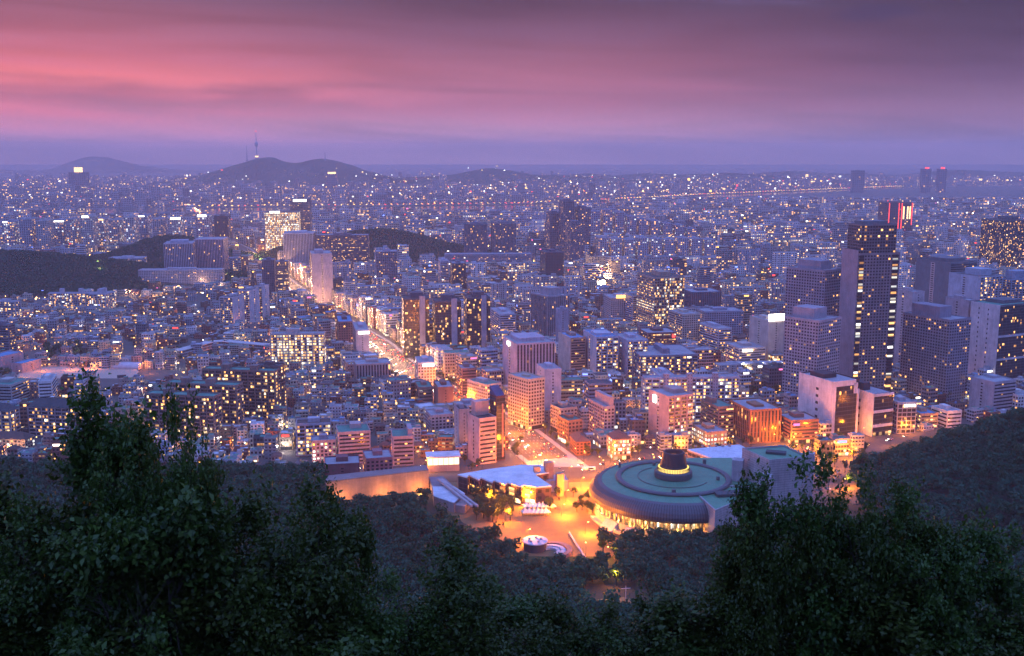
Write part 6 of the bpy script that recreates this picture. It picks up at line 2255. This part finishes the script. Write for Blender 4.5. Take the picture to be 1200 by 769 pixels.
for i, p in enumerate(front):
    sel.add(p)
    x, y = p
    px, py = proj(x, y, zt(x, y))
    zone = ('on the slope left of the low music hall' if px < 500 else 'below the orange hall and pavilion' if px < 620 else 'between pavilion and theatre wing' if px < 740 else 'below the theatre wing' if px < 900 else 'on the ridge behind the parking yard' if px < 1060 else 'on the high ridge at the right')
    if px < 120:
        zone = 'on the slope at the left edge'
    zone_n.setdefault(zone, []).append(p)
    s = rng.uniform(.7, 1.3) * (1.3 if x < -40 and y > 560 else 1)
    k = i % 4
    lab = f'dark round broadleaf tree of the wood {zone}'
    if i < 4:
        e = FOR[k]
        e.location = (x, y, zt(x, y) - .3)
        e.rotation_euler = (0, 0, rng.uniform(0, 6))
        tag(e, lab, 'tree', f'trees of the wood {zone}')
    else:
        e = copy_tree(FOR[k], (x, y, zt(x, y) - .3), rng.uniform(0, 6), scale=(s, s, s * rng.uniform(.85, 1.1)))
        tag(e, lab, 'tree', f'trees of the wood {zone}')
VV = []
base = [leaf_cloud(np.random.default_rng(90 + k), 250, 11.0, 4.7, .78, 7)[0] for k in range(5)]
for p in pts:
    if p in sel:
        continue
    v = base[rng.randrange(5)]
    a, s = rng.uniform(0, 6.28), rng.uniform(.7, 1.3)
    ca, sa = math.cos(a) * s, math.sin(a) * s
    w_ = np.empty_like(v)
    w_[..., 0] = v[..., 0] * ca - v[..., 1] * sa + p[0]
    w_[..., 1] = v[..., 0] * sa + v[..., 1] * ca + p[1]
    w_[..., 2] = v[..., 2] * s + zt(*p) - .3
    VV.append(w_)
o = bpy.data.objects.new('forest', quads_mesh('forest', np.concatenate(VV), M['wood']))
COL.objects.link(o)
tag(o, 'dense dark wood covering the slope below the viewpoint', 'wood', kind='stuff')
# woods on the hills inside the city
VV = []
small = [leaf_cloud(np.random.default_rng(190 + k), 60, 10.0, 5.6, 1.7, 5)[0] for k in range(4)]
for hx_, hy_, sx, sy, amp, th in HILLS[1:]:
    for y in np.arange(hy_ - 2.4 * sy, hy_ + .7 * sy, 9):
        for x in np.arange(hx_ - 2.4 * sx, hx_ + 2.4 * sx, 9):
            X, Y = x + rng.uniform(-3, 3), y + rng.uniform(-3, 3)
            if hill_np(X, Y) < .8 or abs(X) > .54 * Y:
                continue
            if any((X - a_) ** 2 + (Y - b_) ** 2 < c_ * c_ for a_, b_, c_ in HP):
                continue
            v = small[rng.randrange(4)]
            s = rng.uniform(.8, 1.3)
            VV.append(v * s + (X, Y, zt(X, Y) - .5))
o = bpy.data.objects.new('hill_forest', quads_mesh('hill_forest', np.concatenate(VV), M['wood']))
COL.objects.link(o)
tag(o, 'dark woods on the low hills inside the city', 'wood', kind='stuff')

# street trees
STREET = [clump_tree('street_tree', 300 + k, 300, 7.5 + .5 * k, 2.9, .46, M['street'], 6) for k in range(3)]
spots = []
for off in (-25, 25):
    for x, y, a in along(AVE[:5], 15, off, 36):
        if rng.random() < .8:
            spots.append((x, y, 'lining the main avenue'))
for px, py in ((556, 585), (563, 588), (570, 592), (577, 590), (584, 590), (590, 586), (597, 592), (604, 588), (600, 598), (590, 603), (580, 600), (574, 604), (566, 598), (560, 594), (552, 580), (610, 592), (584, 582), (571, 583)):
    spots.append((*G(px, py, 50), 'before the saw-toothed art hall'))
for px, py in [(rng.uniform(552, 606), rng.uniform(580, 612)) for _ in range(26)]:
    spots.append((*G(px, py, 50), 'in the orange-lit grove left of the market tents'))
for px, py in ((640, 596), (645, 598), (682, 598), (688, 600), (694, 602), (680, 592), (690, 588), (676, 600), (655, 586), (672, 582)):
    spots.append((*G(px, py, 50), 'on the lamp-lit square by the theatre'))
for px, py in ((684, 530), (688, 534), (694, 533), (700, 536), (740, 534), (748, 533), (790, 530), (800, 528), (856, 524), (870, 522), (880, 524), (815, 532), (842, 531), (860, 527), (930, 530), (940, 528), (955, 519), (520, 543), (513, 548), (545, 545), (553, 552), (500, 550), (610, 520), (606, 528), (603, 534), (560, 550)):
    x, y, z = ground_at(px, py)
    spots.append((x, y, 'along the cross road'))
for px, py in [(rng.uniform(868, 912), rng.uniform(452, 482)) for _ in range(46)]:
    x, y, z = ground_at(px, py)
    spots.append((x, y, 'in the dark grove left of the pinkish twin tower'))
for px, py in ((952, 528), (958, 533), (965, 528), (975, 530), (985, 524), (998, 530), (1005, 522), (1000, 538), (1012, 532), (978, 548), (990, 556), (960, 556), (1010, 545), (970, 520), (983, 534)):
    x, y, z = ground_at(px, py)
    spots.append((x, y, 'around the orange-lit parking yard'))
for px, py in [(rng.uniform(50, 112), rng.uniform(408, 424)) for _ in range(40)] + [(rng.uniform(-2, 12), rng.uniform(433, 446)) for _ in range(8)]:
    x, y, z = ground_at(px, py)
    spots.append((x, y, 'in the grove behind the sports ground'))
for px, py in [(rng.uniform(170, 300), rng.uniform(412, 424)) for _ in range(30)]:
    x, y, z = ground_at(px, py)
    spots.append((x, y, 'in the court of the curved school wing'))
for px, py in [(rng.uniform(1000, 1110), rng.uniform(466, 486)) for _ in range(40)]:
    x, y, z = ground_at(px, py)
    spots.append((x, y, 'at the feet of the tall right-hand towers'))
for px, py in [(rng.uniform(140, 262), rng.uniform(326, 346)) for _ in range(50)]:
    x, y, z = ground_at(px, py)
    spots.append((x, y, 'in the park below the twin court offices'))
for k, (x, y, wh) in enumerate(spots[:300]):
    s = rng.uniform(.75, 1.3) * (1.35 if 'grove' in wh or 'park' in wh or 'towers' in wh else 1)
    if any((x - a_) ** 2 + (y - b_) ** 2 < (c_ * .7) ** 2 for a_, b_, c_ in HP):
        continue
    lab = f'small leafy tree {wh}'
    if STREET[k % 3].location.length < 1:
        e = STREET[k % 3]
        e.location = (x, y, zt(x, y))
        tag(e, lab, 'tree', f'trees {wh}')
    else:
        e = copy_tree(STREET[k % 3], (x, y, zt(x, y)), rng.uniform(0, 6), scale=s)
        tag(e, lab, 'tree', f'trees {wh}')


# ------------------------------------------------------------------ the trees at the viewpoint
def grown_tree(seed, H_, spread, nleaf, leaf=.125, name='broadleaf_tree', upright=.42, half=2.3):
    r = random.Random(seed)
    e = empty(name, (0, 0, 0))
    b = MB()
    tips = []

    def grow(p, d, L, rad, depth):
        pts_, rr = [tuple(p)], [rad]
        n = 4
        q = Vector(p)
        for k in range(n):
            d = (d + Vector((r.gauss(0, .13), r.gauss(0, .13), r.gauss(.05, .09)))).normalized()
            q = q + d * (L / n)
            pts_.append(tuple(q))
            rr.append(rad * (1 - .5 * (k + 1) / n))
            if depth <= 1:
                tips.append((q.copy(), d.copy(), depth))
            if depth > 0 and (k >= 1 or depth > 3):
                for _ in range(1 if depth > 2 else r.choice((1, 2))):
                    a = r.uniform(0, 2 * math.pi)
                    o_ = d.orthogonal()
                    o2 = d.cross(o_)
                    nd_ = (d * r.uniform(.45, .8) + (o_ * math.cos(a) + o2 * math.sin(a)) * r.uniform(.6, 1.0) * spread + Vector((0, 0, .12))).normalized()
                    grow(q, nd_, L * r.uniform(.55, .75), rr[-1] * .65, depth - 1)
        b.tube(pts_, rr, 6 if depth > 2 else 4 if depth > 1 else 3)
        if depth == 0:
            tips.append((q.copy(), d.copy(), 0))
    grow(Vector((0, 0, -.8)), Vector((r.uniform(-.1, .1), r.uniform(-.1, .1), 1)), H_ * upright, .022 * H_, 4)
    grow(Vector((.1, 0, 0)), Vector((r.uniform(-.6, .6), r.uniform(-.6, .6), .8)).normalized(), H_ * upright * .7, .012 * H_, 3)
    # fit limbs and twigs into a lumpy dome of natural build before the leaves go on
    VT = np.array(b.v)
    TT = np.array([tuple(t[0]) for t in tips])
    DD = np.array([tuple(t[1]) for t in tips])
    top = np.percentile(TT[:, 2], 99)
    kx = half / np.percentile(np.hypot(TT[:, 0], TT[:, 1]), 75)
    ph = [r.uniform(0, 6.28) for _ in range(6)]

    def fit(Q):
        Q = Q.copy()
        Q[:, 2] = np.where(Q[:, 2] > 0, Q[:, 2] * H_ / top, Q[:, 2])
        up_ = np.clip(Q[:, 2] / (.25 * H_), 0, 1)
        Q[:, :2] *= (1 + (kx - 1) * up_)[:, None]
        az_ = np.arctan2(Q[:, 1], Q[:, 0])
        rel = np.stack([Q[:, 0] / half, Q[:, 1] / half, (Q[:, 2] - .52 * H_) / (.5 * H_)], 1)
        el_ = np.arctan2(rel[:, 2], np.hypot(rel[:, 0], rel[:, 1]))
        lump = .86 + .17 * np.sin(3 * az_ + ph[0] + 2 * el_) + .14 * np.sin(4 * az_ + ph[1] - 5 * el_) + .09 * np.sin(9 * el_ + ph[2] + 2 * az_)
        rho = (np.hypot(rel[:, 0], rel[:, 1]) ** 3.4 + np.abs(rel[:, 2]) ** 3.4) ** (1 / 3.4) / lump
        f_ = np.where(rho > 1, (1 + .035 * np.log(np.maximum(rho, 1))) / np.maximum(rho, 1e-6), 1)[:, None]
        f_ = np.where(Q[:, 2:3] < .1 * H_, 1, f_)
        c0 = np.array([0, 0, .52 * H_])
        return c0 + (Q - c0) * f_
    b.v = [tuple(q_) for q_ in fit(VT)]
    TT = fit(TT)
    b.build('trunk', M['bark'], e)
    rr = np.random.default_rng(seed)
    nz_ = np.sin(2.3 * TT[:, 0] + ph[3]) + np.sin(2.4 * TT[:, 1] + ph[4]) + 1.2 * np.sin(3.9 * TT[:, 2] + ph[5] + 1.1 * TT[:, 0]) + rr.normal(0, .5, len(TT))
    dep_ = np.array([t[2] for t in tips])
    keep = np.nonzero((nz_ > -.55) & (dep_ == 0))[0]
    ti = keep[rr.integers(0, len(keep), nleaf)]
    TP = TT[ti]
    TD = DD[ti]
    n = nleaf
    P = TP + TD * rr.uniform(-.25, .25, (n, 1)) + rr.normal(0, .13, (n, 3))
    ax_ = TD * .5 + rr.normal(0, .8, (n, 3)) + (0, 0, -.15)
    ax_ /= np.linalg.norm(ax_, axis=1)[:, None]
    up = rr.normal(0, .55, (n, 3)) + (0, 0, 1)
    sd = np.cross(ax_, up)
    sd /= np.linalg.norm(sd, axis=1)[:, None] + 1e-6
    nm = np.cross(sd, ax_)
    l_ = (leaf * rr.uniform(.4, 1.5, n))[:, None]
    V = np.stack([P, P + ax_ * l_ * .45 + sd * l_ * .30 + nm * l_ * .08, P + ax_ * l_ - nm * l_ * .12, P + ax_ * l_ * .45 - sd * l_ * .30 + nm * l_ * .08], 1)
    me_ = quads_mesh('crown', V, M['leaf'])
    c = bpy.data.objects.new('crown', me_)
    COL.objects.link(c)
    c.parent = e
    zmax = float(np.percentile(V[..., 2], 99.7))
    return e, zmax


PROTO = []
for sd_, spr, nl in ((11, .85, 30000), (23, .95, 26000), (37, .8, 25000), (52, .9, 29000)):
    e, zm = grown_tree(sd_, 8.0, spr, nl)
    rr_ = 2.3
    PROTO.append((e, zm, rr_))
firsts = set()
FG = [  # column of the crown, row of its top, distance, prototype, width in the picture, words
    (168, 466, 21.0, 0, 235, 'tallest leafy tree on the left, its tip standing against the brown flats'),
    (132, 512, 21.0, 2, 130, 'leafy tree leaning against the tallest left tree on its outer side'),
    (206, 480, 21.5, 3, 120, 'second leafy top crowding beside the tallest left tree'),
    (915, 572, 25.0, 3, 110, 'smaller tree between the leaning tree and tallest right tree'),
    (1004, 562, 26.0, 2, 120, 'rounded tree shouldering the tallest right tree'),
    (232, 512, 22.5, 2, 85, 'slim leafy tree right beside the tallest left tree'),
    (75, 552, 20.0, 1, 210, 'wide tree below and left of the tallest left tree'),
    (2, 572, 22.0, 3, 170, 'tree half cut by the left edge'),
    (325, 553, 24.0, 3, 190, 'broad tree in front of the dark red low block'),
    (398, 588, 27.0, 0, 110, 'loose tree between the broad left tree and the central tree'),
    (510, 636, 30.0, 1, 170, 'open-crowned central tree with greener leaves before the music hall'),
    (452, 672, 25.0, 2, 130, 'tree filling the dip left of the central tree'),
    (612, 690, 28.0, 3, 150, 'low tree in front of the wood, right of the central tree'),
    (700, 722, 25.0, 2, 120, 'small tree below the lower parking bay'),
    (560, 706, 20.0, 0, 190, 'low bushy tree at the bottom under the central tree'),
    (655, 738, 18.0, 1, 170, 'bushy tree at the bottom below the parking bay'),
    (812, 668, 27.0, 0, 120, 'tree left of the tall right tree, below the theatre wing'),
    (880, 606, 26.0, 2, 100, 'leaning leafy tree against the stage tower wall'),
    (962, 548, 25.0, 1, 165, 'tallest tree on the right, reaching up to the parking yard'),
    (1045, 588, 27.0, 0, 150, 'tree just right of the tallest right tree'),
    (1112, 582, 29.0, 3, 150, 'spreading tree before the high ridge'),
    (1190, 636, 25.0, 1, 150, 'tree cut off by the right edge'),
    (775, 712, 21.0, 3, 150, 'dark tree at the bottom left of the tall right tree'),
    (1000, 680, 19.0, 2, 240, 'dark bushy tree at the bottom under the tallest right tree'),
    (1120, 672, 18.5, 0, 240, 'dark bushy tree in the bottom right corner'),
    (880, 678, 18.5, 1, 220, 'dark bushy tree at the bottom below the leaning tree'),
    (110, 652, 16.5, 3, 250, 'dark bushy tree in the bottom left corner'),
    (245, 630, 17.0, 1, 250, 'dark bushy tree at the bottom below the slim left tree'),
    (370, 660, 17.5, 0, 240, 'dark bushy tree at the bottom below the broad left tree'),
    (475, 722, 17.0, 2, 200, 'low dark bush-like tree at the bottom centre left'),
    (15, 672, 16.0, 2, 200, 'dark tree in the very corner at the bottom left'),
    (770, 748, 16.0, 0, 200, 'low dark bush-like tree at the bottom centre right'),
]
for i_, (px, py) in enumerate(((30, 735), (130, 725), (210, 715), (300, 728), (400, 735), (520, 748), (840, 738), (930, 725), (1040, 735), (1090, 720), (1170, 728), (590, 760), (700, 765))):
    FG.append((px, py, 15, i_ % 4, 190, f'low dark shrubby tree along the bottom edge, {ORD2[i_]} of that row'))
for px, py, y, k, wpx, words_ in FG:
    pr, zm, rad_ = PROTO[k]
    y = 21.0
    while y < 66:                   # the nearest spot on the slope where a tree of natural build fits
        ztop = Zat(y, py)
        if ztop - zt(0, y) > max(3.6, 1.05 * wpx / FPX * y):
            break
        y += .5
    x = Xat(px, y, ztop)
    zg = zt(x, y)
    sz = (ztop - zg) / zm
    sx = wpx / FPX * (y * CT + (CAM_Z - ztop) * ST) * 1.12 / (2 * rad_)
    rz = rng.uniform(0, 6.28)
    if k not in firsts:
        firsts.add(k)
        e = pr
        e.location, e.rotation_euler, e.scale = (x, y, zg), (0, 0, rz), (sx, sx, sz)
    else:
        e = copy_tree(pr, (x, y, zg), rz, scale=(sx, sx, sz))
    tag(e, words_, 'tree', 'trees at the viewpoint')
print('objects', len(sc.objects), 'filler things', len(things), count, 'rest', len(rest), 'cars', cn, 'trees', len(front), 'forest', len(pts), 'lights', sum(o.type == 'LIGHT' for o in sc.objects))
